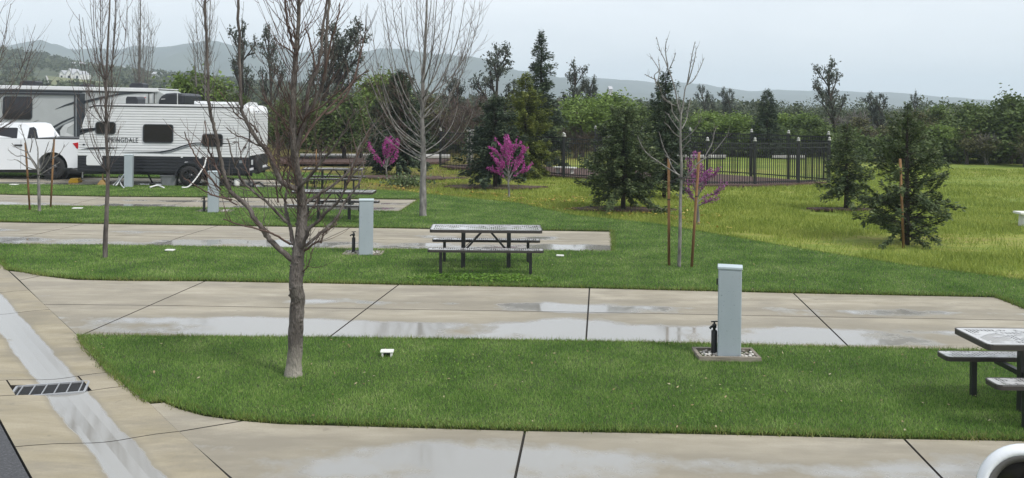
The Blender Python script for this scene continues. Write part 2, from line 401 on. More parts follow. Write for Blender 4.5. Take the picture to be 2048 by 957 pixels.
pad('concrete parking pad with a slanted end beside the tall bare tree', [(-16.41,25.918),(-3.155,25.518)], [(-18.885,29.081),(-2.931,28.854)],
    [[(-18.885,29.081),(-12.92,28.645),(-12.913,27.131),(-17.525,27.34)], [(-12.92,28.645),(-9.857,28.765),(-9.915,27.177),(-12.913,27.131)], [(-9.857,28.765),(-6.422,28.767),(-6.403,27.138),(-9.915,27.177)], [(-6.422,28.767),(-2.931,28.854),(-3.05,27.083),(-6.403,27.138)],
     [(-17.525,27.34),(-12.913,27.131),(-12.832,25.906),(-16.41,25.918)], [(-12.913,27.131),(-9.915,27.177),(-9.956,25.95),(-12.832,25.906)], [(-9.915,27.177),(-6.403,27.138),(-6.418,25.87),(-9.956,25.95)], [(-6.403,27.138),(-3.05,27.083),(-3.155,25.518),(-6.418,25.87)]], M['pad'],
    [(-18.885,29.081),(-12.92,28.645),(-9.857,28.765),(-6.422,28.767),(-2.931,28.854),(-3.155,25.518),(-6.418,25.87),(-9.956,25.95),(-12.832,25.906),(-16.41,25.918)])
pad('concrete parking pad under the white travel trailer and pickup', [(-21.55,32.538),(-8.155,32.471)], [(-24.055,35.716),(-8.872,35.704)],
    [[(-24.055,35.716),(-17.215,35.851),(-15.958,32.563),(-21.55,32.538)], [(-17.215,35.851),(-12.569,35.783),(-11.603,32.525),(-15.958,32.563)], [(-12.569,35.783),(-8.872,35.704),(-8.155,32.471),(-11.603,32.525)]], M['pad'],
    [(-24.055,35.716),(-17.215,35.851),(-12.569,35.783),(-8.872,35.704),(-8.155,32.471),(-11.603,32.525),(-15.958,32.563),(-21.55,32.538)])
pad('farthest concrete parking pad under the big grey camper', [(-27.494,39.513),(-13.803,39.914)], [(-30.388,43.667),(-15.149,43.798)],
    [[(-30.388,43.667),(-22.984,43.889),(-20.784,39.695),(-27.494,39.513)], [(-22.984,43.889),(-15.149,43.798),(-13.803,39.914),(-20.784,39.695)]], M['pad'], [(-30.388,43.667),(-15.149,43.798),(-13.803,39.914),(-27.494,39.513)])

# ------------------------------------------------------------------ gutter along the road
C0, CD, CP = Vector((-2.217,7.214)), Vector((-.607, .795)), Vector((-.795, -.607))
def sw(s, w):
    p = C0 + CD * (s + 0.35 * w) + CP * w; return (p.x, p.y)
GW = 1.28
def dip(w): return -0.035 * math.exp(-((w - 0.6) / 0.3) ** 2)
gut = MB().prism([sw(-9, 0.01), sw(60, 0.01), sw(60, GW - .01), sw(-9, GW - .01)], -0.3, -0.075, 'z').build('gutter', M['joint'])
tag(gut, 'shallow concrete gutter with a stream of water running down its middle', kind='structure')
def gslab(s0, s1, w0, w1):
    j = 0.008; s0 += j; s1 -= j
    ws = [w0 + j] + [w for w in (.2, .35, .5, .6, .7, .85, 1.0, 1.15) if w0 + .03 < w < w1 - .03] + [w1 - j]
    v, f = [], []
    for w in ws:
        for s in (s0, s1): v.append((*sw(s, w), dip(w)))
    k = len(v)
    for w in ws:
        for s in (s0, s1): v.append((*sw(s, w), -0.16))
    n = len(ws)
    for i in range(n - 1):
        f += [(2*i, 2*i+1, 2*i+3, 2*i+2), (2*i, 2*i+2, k+2*i+2, k+2*i), (2*i+1, k+2*i+1, k+2*i+3, 2*i+3)]
    f += [(0, k, k+1, 1), (2*n-2, 2*n-1, k+2*n-1, k+2*n-2)]
    me = bpy.data.meshes.new('slab'); me.from_pydata(v, [], f); me.materials.append(M['gutter']); me.materials.append(M['joint']); fix_normals(me)
    for p in me.polygons: p.material_index = 0 if p.normal.z > .5 else 1
    uv = me.uv_layers.new(name='UVMap')
    for l in me.loops:
        p = Vector(me.vertices[l.vertex_index].co[:2]) - C0; uv.data[l.index].uv = (p.dot(CD), p.dot(CP) / GW)
    link(bpy.data.objects.new('slab', me), gut)
for s0, s1 in ((-9, -5.5), (-5.5, -2), (-2, 1.29), (1.29, 2.94), (3.56, 7.29), (7.29, 8.95), (8.95, 12.1), (12.1, 15.8), (15.8, 20), (20, 26), (26, 34), (34, 44), (44, 60)):
    gslab(s0, s1, 0, GW)
gslab(2.94, 3.56, 0, .37); gslab(2.94, 3.56, 1.03, GW); gslab(3.33, 3.56, .37, 1.03)
sheet('road', [sw(-12, GW + .01), sw(60, GW + .01), sw(60, 9), sw(-12, 9)], -0.004, M['asphalt'], 'dark asphalt road at the left edge beside the gutter')

M['galv'] = plain('galvanised_steel', (0.36, 0.37, 0.385), 0.5, 0.3)
M['pit'] = plain('drain_mesh', (0.05, 0.052, 0.055), 0.55, 0.3)
gx = Vector(sw(3.13, .70)); ga = math.atan2(CP.y + .35 * CD.y, CP.x + .35 * CD.x)
gr = thing('drain_grate', 'rectangular steel storm drain grate set across the gutter', 'drain grate', (gx.x, gx.y, -0.04), ga)
fr = MB()
for yy in (-.175, .175): fr.box((0, yy, 0), (.66, .022, .05))
for xx in (-.325, .325): fr.box((xx, 0, 0), (.022, .328, .05))
fr.build('frame', M['galv'], gr)
for i in range(6):
    MB().box((-.27 + i * .108, 0, .008), (.009, .326, .03)).build('cross_bar', M['galv'], gr)
gr.scale = (1.075, 1.1, 1)
fb = MB()
for i in range(14): fb.box((0, -.155 + i * .0238, -.004), (.62, .007, .03))
tag(fb.build('bearing_bars', M['pit'], gr), kind='stuff')
MB().box((0, 0, -.045), (.64, .34, .01)).build('pit', plain('drain_pit', (.02, .021, .023), .4), gr)

# ------------------------------------------------------------------ mulch, path beyond the fence
def blob(cx, cy, rx, ry, z, mat, name, label, seed=0, n=28):
    r2 = random.Random(seed)
    poly = [(cx + rx * math.cos(a) * k, cy + ry * math.sin(a) * k) for a, k in ((2 * math.pi * i / n, r2.uniform(.78, 1.12)) for i in range(n))]
    return sheet(name, poly, z, mat, label, 0.05)
for i, (p, rx, ry, lb) in enumerate((((3.31,26.55), 1.5, .55, 'under the broad conifer nearest the fence'), ((-0.597,33.46), 1.9, .8, 'under the dark conifer behind the magenta redbud'),
      ((-4.673,37.332), 2.6, .9, 'under the round dark conifer left of the fence'), ((10.148,27.249), 1.2, .3, 'under the small conifer at the right end of the fence'))):
    blob(p[0], p[1], rx, ry, 0.06, M['mulch'], 'mulch_ring', 'dark bark mulch ring ' + lb, i)
sheet('mulch_bed', [(-3.487,44.018),(2.252,38.359),(7.563,34.743),(9.465,34.993),(11.491,36.049),(12.948,36.833),(8.302,41.913),(4.05,43.531),(-2.101,45.772)], 0.09, M['mulch'], 'reddish bark mulch bed inside the black fence', .1)
sheet('mulch_bed', [(-11.622,45.218),(-3.7,46.682),(-3.395,49.796),(-12.805,49.806)], 0.11, M['mulch'], 'long brown mulch strip behind the two far picnic tables', .1)
M['pale_conc'] = plain('pale_concrete', (0.36, 0.35, 0.33), 0.8)
sheet('path', [(-11.803,50.254),(-3.544,51.951),(-3.706,54.302),(-12.442,52.965)], 0.13, M['pale_conc'], 'pale concrete path beyond the mulch strip at left of the fence', .1)
sheet('path', [(9.839,54.969),(13.207,55.393),(13.698,57.456),(10.201,57)], 0.13, M['pale_conc'], 'short pale concrete path beyond the fence left of centre', .1)
sheet('path', [(16.25,56.018),(18.39,56.184),(18.981,57.994),(16.771,57.817)], 0.13, M['pale_conc'], 'short pale concrete path beyond the fence near its right end', .1)

# ================================================================== GRASS
def tri_areas(poly):
    t = tessellate_polygon([[Vector((x, y, 0)) for x, y in poly]])
    T = np.array([[poly[i] for i in q] for q in t]); e1, e2 = T[:, 1] - T[:, 0], T[:, 2] - T[:, 0]
    return T, np.abs(e1[:, 0] * e2[:, 1] - e1[:, 1] * e2[:, 0]) / 2
def scatter(poly, dens, dmax, view=True):
    T, A = tri_areas(poly); n = int(A.sum() * dmax)
    k = rng.choice(len(T), n, p=A / A.sum()); a, b = rng.random(n), rng.random(n)
    s = a + b > 1; a[s], b[s] = 1 - a[s], 1 - b[s]
    p = T[k, 0] + (T[k, 1] - T[k, 0]) * a[:, None] + (T[k, 2] - T[k, 0]) * b[:, None]
    keep = rng.random(n) < dens(p[:, 1]) / dmax
    if view: keep &= np.abs(p[:, 0]) < p[:, 1] * 0.60 + 0.8
    return p[keep]
def blades(p, z, h0, h1, w, lean=0.6):
    n = len(p); a = rng.random(n) * 2 * np.pi; b = rng.random(n) * 2 * np.pi
    h = h0 + (h1 - h0) * rng.random(n); ww = w * (0.7 + 0.6 * rng.random(n)) * np.ones(n)
    base = np.column_stack([p, np.full(n, z)]); sd = np.column_stack([np.cos(a), np.sin(a), np.zeros(n)]) * ww[:, None] / 2
    l = h * lean * rng.random(n); tip = base + np.column_stack([np.cos(b) * l, np.sin(b) * l, h])
    return np.stack([base - sd, base + sd, tip], 1).reshape(-1, 3)
def grass_mat(name, stops, pscale=1.1, k=0.42):
    return leaf_mat(name, stops, 0.3, k, pscale)
M['turf'] = grass_mat('turf_blades', [(0.0, (0.034, 0.092, 0.016)), (0.25, (0.088, 0.19, 0.033)), (0.5, (0.165, 0.305, 0.058)), (0.75, (0.29, 0.42, 0.11)), (1.0, (0.52, 0.56, 0.27))])
M['weeds'] = grass_mat('field_blades', [(0.0, (0.12, 0.18, 0.03)), (0.4, (0.235, 0.30, 0.055)), (0.7, (0.33, 0.385, 0.08)), (1.0, (0.43, 0.44, 0.13))], 0.5)
dA = lambda y: np.where(y < 9.5, 9500, np.where(y < 12, 7500, 5000))
dB = lambda y: np.clip(3600 * (15 / np.maximum(y, 1)) ** 1.6, 600, 4200)
gA = np_obj('turf_grass', blades(scatter(inset(LAWN_A, -.035), dA, 9500), 0.015, .018, .044, .0060, .9), 3, M['turf'])
tag(gA, 'short mown grass blades of the nearest lawn', kind='stuff')
pB = scatter(inset(LAWN_B, -.035), dB, 4200)
gB = np_obj('turf_grass', blades(pB, 0.015, .018, .048, .0085 + .0004 * (pB[:, 1] - 14)), 3, M['turf'])
tag(gB, 'short mown grass blades of the lawn between the farther pads', kind='stuff')
def fringe(poly, per_m, w):
    out = []
    for a, b in zip(poly, poly[1:] + poly[:1]):
        L = math.hypot(b[0] - a[0], b[1] - a[1]); my = (a[1] + b[1]) / 2
        n = int(L * per_m * min(1, 14 / my)); t = rng.random(n)
        out.append(np.column_stack([a[0] + (b[0] - a[0]) * t, a[1] + (b[1] - a[1]) * t]) + rng.normal(size=(n, 2)) * .03)
    p = np.concatenate(out); p = p[(np.abs(p[:, 0]) < p[:, 1] * .6 + .8)]
    return blades(p, .0, .02, .085, w, 1.3)
M['fringe'] = grass_mat('lawn_edge_blades', [(0.0, (0.06, 0.07, 0.02)), (0.35, (0.12, 0.16, 0.035)), (0.7, (0.2, 0.24, 0.06)), (1.0, (0.34, 0.29, 0.14))], 1.5, .5)
tag(np_obj('lawn_edge_grass', np.concatenate([fringe(LAWN_A, 520, .007), fringe(LAWN_B, 420, .010)]), 3, M['fringe']), 'ragged longer grass hanging over the lawn edges', kind='stuff')
pE = scatter(LAWN_E, lambda y: 500 + 0 * y, 500)
tag(np_obj('turf_grass', blades(pE, 0.015, .04, .07, .02), 3, M['turf']), 'short mown grass blades behind the travel trailer', kind='stuff')
FIELD = [(14.001,13.399),(10.727,15.082),(9.179,16.072),(7.621,17.595),(6.246,19.408),(3.755,23.413),(1.733,25.051),(0.237,28.003),(-2.027,29.927),(-3.881,31.467),(-5.759,32.185),(-7.901,32.913),(-7.818,43.625),(-3.668,46.282),(2.368,40.367),(9.856,37.134),(13.328,37.618),(16.989,47.978),(34.197,48.187)]
pF = scatter(FIELD, lambda y: np.clip(900 * (20 / y) ** 1.7, 120, 900), 900)
cl = np.array([mnoise.noise(Vector((x * .9, y * .9, 1.7))) for x, y in pF])
lit = np.array([-.09 * x + (y - 30) * .02 + .9 * mnoise.noise(Vector((x * .35, y * .9, 4.2))) for x, y in pF])
bald = np.array([mnoise.noise(Vector((x * .10, y * .22, 8.8))) for x, y in pF])
kp = rng.random(len(pF)) < np.clip(1.15 - 2.2 * np.clip(lit - .05, 0, 1), .12, 1) * np.clip(1.0 - 2.6 * np.clip(bald - .12, 0, 1), .2, 1)
pF, cl = pF[kp], cl[kp]
pF = pF[cl > -0.3 + 0.6 * (rng.random(len(pF)) - .5)]
tag(np_obj('field_grass', blades(pF, -0.03, .05, .15, .016 + .0006 * (pF[:, 1] - 18), 0.9), 3, M['weeds']), 'taller yellow green weeds tufting the rough field', kind='stuff')

def diamonds(c, u, v):                       # centres, half axes -> quads
    return np.stack([c - u, c - v, c + u, c + v], 1).reshape(-1, 3)
def rand_dirs(n):
    d = rng.normal(size=(n, 3)); return d / np.linalg.norm(d, axis=1)[:, None]
def loose_leaves(c, s, asp=0.6, up=None):
    n = len(c); d = rand_dirs(n)
    if up is not None: d[:, 2] *= up; d /= np.linalg.norm(d, axis=1)[:, None]
    e = np.cross(d, rand_dirs(n)); e /= np.linalg.norm(e, axis=1)[:, None] + 1e-9
    if up is not None: e[:, 2] *= up
    k = s * (0.6 + 0.8 * rng.random(n))
    return diamonds(c, d * k[:, None], e * (k * asp)[:, None])
M['litter'] = leaf_mat('leaf_litter', [(0, (0.1, 0.06, 0.02)), (0.4, (0.3, 0.2, 0.04)), (0.75, (0.5, 0.38, 0.07)), (1, (0.6, 0.5, 0.2))], 0.1, 0.2)
LIT = [(-3.286,30.812),(-0.349,28.836),(1.68,25.516),(3.805,23.722),(5.761,21.651),(5.965,26.952),(3.754,29.614),(0.647,30.583),(-2.2,32.444),(-5.791,34.495),(-7.672,36.125),(-6.319,37.618)]
pl = scatter(LIT, lambda y: 40 + 0 * y, 40)
cl = np.array([mnoise.noise(Vector((x * .8, y * 1.6, 5.1))) for x, y in pl]); pl = pl[cl > 0]
tag(np_obj('fallen_leaves', loose_leaves(np.column_stack([pl, np.full(len(pl), .06)]), 0.045, .7, .25), 4, M['litter']), 'yellow fallen leaves scattered along the edge of the field', kind='stuff')
CLO = [(-1.754,15.41),(-1.313,15.754),(-0.088,15.829),(0.772,15.43),(0.677,15.208),(-0.508,15.266),(-1.744,15.323)]
pc = scatter(CLO, lambda y: 900 + 0 * y, 900)
M['clover'] = leaf_mat('clover', [(0, (0.06, 0.13, 0.02)), (0.6, (0.13, 0.25, 0.03)), (1, (0.22, 0.34, 0.06))], 0.3, .2)
tag(np_obj('clover', loose_leaves(np.column_stack([pc, .05 + .04 * rng.random(len(pc))]), 0.022, .9, .4), 4, M['clover']), 'bright green clover patch in front of the nearest whole picnic table', kind='stuff')

pd = scatter(LAWN_A + [], lambda y: 9 + 0 * y, 9); pd = np.concatenate([pd, scatter(LAWN_B, lambda y: 5 + 0 * y, 5)])
M['bits'] = leaf_mat('dry_leaf_bits', [(0, (0.10, 0.07, 0.035)), (0.5, (0.26, 0.19, 0.09)), (1, (0.5, 0.45, 0.3))], 0.05, 0.1)
tag(np_obj('dry_leaf_bits', loose_leaves(np.column_stack([pd, np.full(len(pd), .045)]), 0.017, .6, .35), 4, M['bits']), 'dry leaf bits and dead blades scattered over the mown lawns', kind='stuff')
pw = scatter(LAWN_A, lambda y: 260 + 0 * y, 260)
cw = np.array([mnoise.noise(Vector((x * .7, y * .9, 2.2))) for x, y in pw]); pw = pw[cw > .28]
tag(np_obj('clover', loose_leaves(np.column_stack([pw, .03 + .03 * rng.random(len(pw))]), 0.013, .9, .4), 4, M['clover']), 'small clover weeds in clumps over the nearest lawn', kind='stuff')

# ================================================================== PROPS
def perforated(name):
    """dark plastic-coated steel sheet punched with rows of holes; the wet coating mirrors the sky, partly as sheen painted into a pale base colour"""
    m, nt, b = new_mat(name)
    tc = node(nt, 'TexCoord'); sx = node(nt, 'SeparateXYZ'); nt.links.new(tc.outputs['Object'], sx.inputs[0])
    def cell(o, s):
        return math_(nt, 'SUBTRACT', math_(nt, 'FRACT', math_(nt, 'MULTIPLY', o, s)), 0.5)
    cx, cyy = cell(sx.outputs[0], 26.0), cell(sx.outputs[1], 26.0)
    d = math_(nt, 'SQRT', math_(nt, 'ADD', math_(nt, 'MULTIPLY', cx, cx), math_(nt, 'MULTIPLY', cyy, cyy)))
    hole = math_(nt, 'LESS_THAN', d, 0.40)
    gz = node(nt, 'NewGeometry'); nz = node(nt, 'SeparateXYZ'); nt.links.new(gz.outputs['Normal'], nz.inputs[0])
    hole = math_(nt, 'MULTIPLY', hole, math_(nt, 'GREATER_THAN', math_(nt, 'ABSOLUTE', nz.outputs[2]), 0.7))
    sg = node(nt, 'SeparateXYZ'); nt.links.new(tc.outputs['Generated'], sg.inputs[0])
    ex = math_(nt, 'LESS_THAN', math_(nt, 'ABSOLUTE', math_(nt, 'SUBTRACT', sg.outputs[0], .5)), .468)
    ey = math_(nt, 'LESS_THAN', math_(nt, 'ABSOLUTE', math_(nt, 'SUBTRACT', sg.outputs[1], .5)), .40)
    filled = math_(nt, 'GREATER_THAN', pos_noise(nt, 7, 3, (1, 1.6, 1)), .46)      # some holes are bridged by water
    hole = math_(nt, 'MULTIPLY', math_(nt, 'MULTIPLY', hole, filled), math_(nt, 'MULTIPLY', ex, ey))
    wet = ramp(nt, pos_noise(nt, 3, 4), [(0.35, 0.0), (0.6, 1.0)])
    c = mixc(nt, hole, (0.46, 0.455, 0.45), (0.02, 0.02, 0.022))  # pale tone puts the sky sheen of the dark coating into the colour
    nt.links.new(c, b.inputs['Base Color'])
    nt.links.new(math_(nt, 'ADD', math_(nt, 'SUBTRACT', 0.32, math_(nt, 'MULTIPLY', wet, 0.2)), math_(nt, 'MULTIPLY', hole, 0.5)), b.inputs['Roughness'])
    b.inputs['IOR'].default_value = 1.8
    tr = node(nt, 'BsdfTransparent'); mx = node(nt, 'MixShader')
    nt.links.new(hole, mx.inputs[0]); nt.links.new(b.outputs[0], mx.inputs[1]); nt.links.new(tr.outputs[0], mx.inputs[2])
    nt.links.new(mx.outputs[0], nt.nodes['Material Output'].inputs[0]); return m
M['perf'] = perforated('perforated_tabletop')
M['dark_steel'] = plain('dark_coated_steel', (0.018, 0.02, 0.02), 0.4)
M['rim'] = plain('dark_brown_rim', (0.035, 0.03, 0.028), 0.45)

def picnic_table(label, x, y, sep=1.2, depth=.74, length=2.04, rz=0.02, bench=2.06, post_x=.42, leg_x=.8):
    t = thing('picnic_table', label, 'picnic table', (x, y, .015), rz, 'dark metal picnic tables on the lawns')
    def board(name, L, D, z, yc, th):
        o = MB().prism(rrect(-L / 2, L / 2, -D / 2, D / 2, .05), -.006, 0.0, 'z').build(name, M['perf'], t, loc=(0, yc, z))
        r = MB(); q = rrect(-L / 2, L / 2, -D / 2, D / 2, .05); qi = inset(q, .014); n = len(q)
        v = [(a, b_, .002) for a, b_ in q] + [(a, b_, -th) for a, b_ in q] + [(a, b_, -th) for a, b_ in qi] + [(a, b_, .002) for a, b_ in qi]
        f = []
        for i in range(n):
            j = (i + 1) % n
            for k in range(4): f.append((k * n + i, k * n + j, ((k + 1) % 4) * n + j, ((k + 1) % 4) * n + i))
        r.add(v, f).build('rim', M['rim'], o)
        return o
    board('tabletop', length, depth, .76, 0, .055)
    for s in (-1, 1): board('bench', bench, .25, .45, s * sep / 2, .045)
    for s in (-1, 1):
        MB().box((s * post_x, 0, .36), (.075, .075, .72)).build('post', M['dark_steel'], t, bevel=.006)
        MB().bar((s * post_x, -depth * .42, .715), (s * post_x, depth * .42, .715), .06, .04).build('top_arm', M['dark_steel'], t)
        MB().bar((s * post_x, -sep / 2, .385), (s * post_x, sep / 2, .385), .05, .05).build('bench_arm', M['dark_steel'], t)
        MB().bar((s * .06, 0, .70), (s * (post_x - .03), 0, .33), .035, .035).build('brace', M['dark_steel'], t)
        for k in (-1, 1):
            MB().box((s * leg_x, k * sep / 2, .205), (.055, .055, .41)).build('leg', M['dark_steel'], t, bevel=.005)
            MB().bar((s * leg_x, k * sep / 2 - .1, .405), (s * leg_x, k * sep / 2 + .1, .405), .05, .02).build('bracket', M['dark_steel'], t)
    return t
picnic_table('nearest whole picnic table, on the lawn between two wet concrete pads', -.45, 16.65, 1.22, .78)
picnic_table('picnic table cut off by the right edge, nearest of all the tables', 5.62, 8.98, .95, .68, 2.06, .01, 2.16, .5, .74)
picnic_table('picnic table half hidden behind the pruned bare tree, nearer of the two there', -4.60, 23.4, 1.1, .7, 2.12, .0, 2.2, .4, .8)
picnic_table('farthest picnic table, behind the pruned bare tree and beyond a farther pad', -6.25, 31.7, 1.2, .7, 2.1, .01, 2.1, .4, .8)

# ------------------------------------------------------------------ utility pedestals, gravel beds, spigots
def ped_mat():
    m, nt, b = new_mat('pale_blue_grey_paint')
    c = ramp(nt, pos_noise(nt, 4, 4, (1, 1, .4), True), [(0.3, (0.32, 0.37, 0.40)), (0.7, (0.365, 0.415, 0.445))])
    d = ramp(nt, pos_noise(nt, 26, 2, (1, 1, 2.2), True), [(0.655, 0.0), (0.69, 1.0)])
    c = mixc(nt, math_(nt, 'MULTIPLY', d, 0.5), c, (0.12, 0.14, 0.15))
    nt.links.new(c, b.inputs['Base Color']); b.inputs['Roughness'].default_value = .42
    return m
M['ped'] = ped_mat()
M['ped_cap'] = plain('pale_cap_paint', (0.44, 0.51, 0.54), .4)
M['black'] = plain('black_plastic', (0.014, 0.014, 0.015), .45)
M['wood_grey'] = var_mat('weathered_timber', [(0.3, (0.11, 0.095, 0.07)), (0.55, (0.24, 0.21, 0.17)), (0.75, (0.36, 0.33, 0.28))], 9, .85, .5, 40, .006, stretch=(.3, 2, 2))
M['pebble'] = leaf_mat('pebbles', [(0, (0.16, 0.14, 0.12)), (0.5, (0.4, 0.37, 0.33)), (1, (0.66, 0.64, 0.6))], 0.0, .1)
def pedestal(label, px_loc, h, w, rz=0.0):
    x, y = px_loc
    t = thing('utility_pedestal', label, 'utility pedestal', (x, y, 0), rz, 'pale blue utility pedestals beside the pads')
    MB().box((0, 0, h / 2), (w, w * .8, h)).build('cabinet', M['ped'], t, bevel=.008)
    MB().prism([(-w*.4-.012, h-.012), (w*.4+.012, h-.012), (w*.4+.012, h+.012), (0, h+.03), (-w*.4-.012, h+.016)], -w/2-.008, w/2+.008, 'x').build('cap', M['ped_cap'], t, bevel=.005)
    MB().box((0, -w*.4-.002, h*.5), (w*.93, .006, h*.94)).build('cover_panel', M['ped'], t, bevel=.002)
    MB().tube([(-w/2-.012, -.02, h*.8), (-w/2-.012, -.02, h*.87)], .009, 6).build('latch', M['black'], t)
    for zz in (.07, .9):
        MB().lathe([(.0, -.004), (.008, -.004), (.008, .0)], (w*.40, -w*.4-.004, h*zz), 8, 'y').build('screw', M['galv'], t)
    return t
def spigot(label, loc, h):
    t = thing('water_spigot', label, 'water spigot', (loc[0], loc[1], .0), 0.3, 'black water spigots beside the pedestals')
    MB().lathe([(.036, 0), (.036, h*.72), (.03, h*.74), (.0, h*.74)], n=12).build('sleeve', M['black'], t, True)
    MB().lathe([(.018, h*.73), (.018, h*.80), (.027, h*.81), (.027, h*.90), (.014, h*.92), (.008, h*.97), (0, h*.97)], n=10).build('faucet', M['dark_steel'], t, True)
    MB().tube([(.0, 0, h*.86), (-.05, -.02, h*.86), (-.075, -.03, h*.82)], .014, 8).build('spout', M['dark_steel'], t, True)
    MB().box((0, 0, h*.985), (.085, .02, .014)).build('handle', M['dark_steel'], t, bevel=.004)
    return t
def gravel_bed(label, x, y, L, D, rz=0.0, h=.075, n=150):
    t = thing('gravel_bed', label, 'gravel bed', (x, y, 0), rz, 'timber edged stone beds round the pedestals')
    for s in (-1, 1):
        MB().box((0, s * D/2, h/2), (L, .04, h)).build('rail', M['wood_grey'], t, bevel=.004)
        MB().box((s * (L/2-.02), 0, h/2-.003), (.04, D-.042, h)).build('rail', M['wood_grey'], t, bevel=.004)
    mb = MB(); r2 = random.Random(3)
    for i in range(n):
        c = Vector((r2.uniform(-L/2+.05, L/2-.05), r2.uniform(-D/2+.05, D/2-.05), r2.uniform(.03, .06))); s = r2.uniform(.016, .034)
        P_ = [Vector((math.cos(a)*s*r2.uniform(.8,1.2), math.sin(a)*s*r2.uniform(.6,1), r2.uniform(-.2,.2)*s)) for a in [k*math.pi/3 for k in range(6)]]
        P_ += [Vector((0, 0, s*.65)), Vector((0, 0, -s*.6))]
        mb.add([p + c for p in P_], [(k, (k+1) % 6, 6) for k in range(6)] + [((k+1) % 6, k, 7) for k in range(6)])
    tag(mb.build('pebbles', M['pebble'], t, True), kind='stuff')
    return t
pg = [(2.654,10.76),(-2.891,17.915),(-8.184,24.657),(-13.538,31.767)]
pedestal('nearest pale blue utility pedestal, on the lawn at right', (pg[0][0], pg[0][1]+.1), 1.105, .275, -.235)
pedestal('pale blue utility pedestal left of the nearest whole picnic table', (pg[1][0], pg[1][1]+.1), 1.11, .28, .14)
pedestal('pale blue utility pedestal in front of the right part of the travel trailer', (pg[2][0], pg[2][1]+.1), 1.13, .28, .2)
pedestal('farthest pale blue utility pedestal, before the middle of the travel trailer', (pg[3][0], pg[3][1]+.1), 1.15, .28, .2)
gravel_bed('timber edged pebble bed round the nearest pedestal', *(2.619,10.866), .74, .40, -.01)
gravel_bed('thin pebble bed round the pedestal left of the nearest whole picnic table', *(-2.961,18.154), .78, .42, .0, .045, 110)
gravel_bed('pebble bed round the pedestal in front of the right part of the trailer', *(-8.218,25.007), .95, .42, .0, .04, 80)
spigot('black water spigot beside the nearest pedestal', (2.492,10.948), .43)
spigot('black water spigot beside the pedestal left of the nearest whole picnic table', (-3.16,18.14), .46)
spigot('black water spigot beside the pedestal before the right part of the trailer', (-8.435,24.749), .46)

# ------------------------------------------------------------------ small white markers, valve box
M['white_pl'] = plain('white_plastic', (0.72, 0.72, 0.68), .5, wear=.06)
x, y = (-1.453,10.717)
t = thing('marker_box', 'small white plastic box open at the front, on the nearest lawn', 'marker box', (x, y, .015), .05)
MB().prism(rrect(-.078, .078, -.06, .06, .012), .058, .074, 'z').build('lid', M['white_pl'], t, bevel=.003)
for s in (-1, 1): MB().box((s * .052, 0, .03), (.022, .1, .06)).build('side', M['white_pl'], t, bevel=.003)
MB().box((0, .04, .03), (.08, .012, .058)).build('back', M['black'], t)
for (p, w, lb) in (((-6.852,18.122), .09, 'flat white marker in the lawn right of the slim bare tree'), ((0.996,18.009), .075, 'flat white marker in the lawn right of the nearest whole picnic table'),
                   ((-12.083,25.098), .13, 'flat white marker in the lawn right of the staked sapling'), ((-17.684,32.02), .14, 'flat white marker in the lawn before the pickup truck')):
    o = thing('ground_marker', lb, 'ground marker', (p[0], p[1], .035), random.uniform(-.3, .3), 'flat white markers set in the lawn')
    MB().prism(rrect(-w, w, -w*.7, w*.7, w*.25), 0, .022, 'z').build('plate', M['white_pl'], o, bevel=.004)
    MB().lathe([(0, .022), (w*.25, .022), (w*.25, .027), (0, .027)], n=8).build('plug', M['white_pl'], o)

# white bench at the right edge, white bench inside the fence
def white_bench(label, x, y, L, h, rz):
    t = thing('white_bench', label, 'bench', (x, y, .0), rz)
    MB().box((0, 0, h), (L, .38, .06)).build('seat', M['white_pl'], t, bevel=.01)
    for s in (-1, 1): MB().prism([(-.15, 0), (.15, 0), (.11, h-.03), (-.11, h-.03)], s*(L/2-.17)-.05, s*(L/2-.17)+.05, 'x').build('leg', M['white_pl'], t, bevel=.008)
x, y = (13.419,23.875)
white_bench('white bench in the field at the right edge', x + .75, y, 1.5, .36, 0)
x, y = (2.378,39.779)
white_bench('white bench behind the fence at the gap between conifers', x, y + .3, 1.0, .34, -.35)

# round white mirror of the photographer's own vehicle, low in the right corner, on a bracket
YM = 2.6
M['white_paint'] = plain('white_gloss_paint', (0.78, 0.80, 0.83), .18, wear=.02)
mx, mz = (1.512,1.895)
t = thing('hood_mirror', 'round white mirror housing with black inside, cut by the bottom right corner', 'mirror', (mx, 2.6, mz), -.5)
t.rotation_euler = (-.25, 0, -.5)
pp = 2.6 / 1800
prof = [(60*pp, .035), (84*pp, .03), (97*pp, .012), (99*pp, -.01), (96*pp, -.035), (86*pp, -.048), (79*pp, -.047), (76*pp, -.04)]
MB().lathe(prof, n=48, axis='y').build('housing', M['white_paint'], t, True)
MB().lathe([(77*pp, -.046), (72*pp, -.047), (66*pp, -.035), (64*pp, -.01)], n=48, axis='y').build('gasket', plain('grey_rubber', (.11, .105, .1), .6), t, True)
MB().lathe([(65*pp, -.012), (40*pp, .02), (0.001, .032)], n=40, axis='y').build('mirror_face', plain('black_recess', (.012, .012, .014), .25), t, True)
MB().lathe([(60*pp, .035), (40*pp, .05), (.001, .06)], n=40, axis='y').build('back_shell', M['white_paint'], t, True)
MB().tube([(.0, .03, -.13), (.03, .06, -.35), (.08, .1, -.7), (.1, .1, -1.2)], .018, 8).build('bracket', M['black'], t, True)

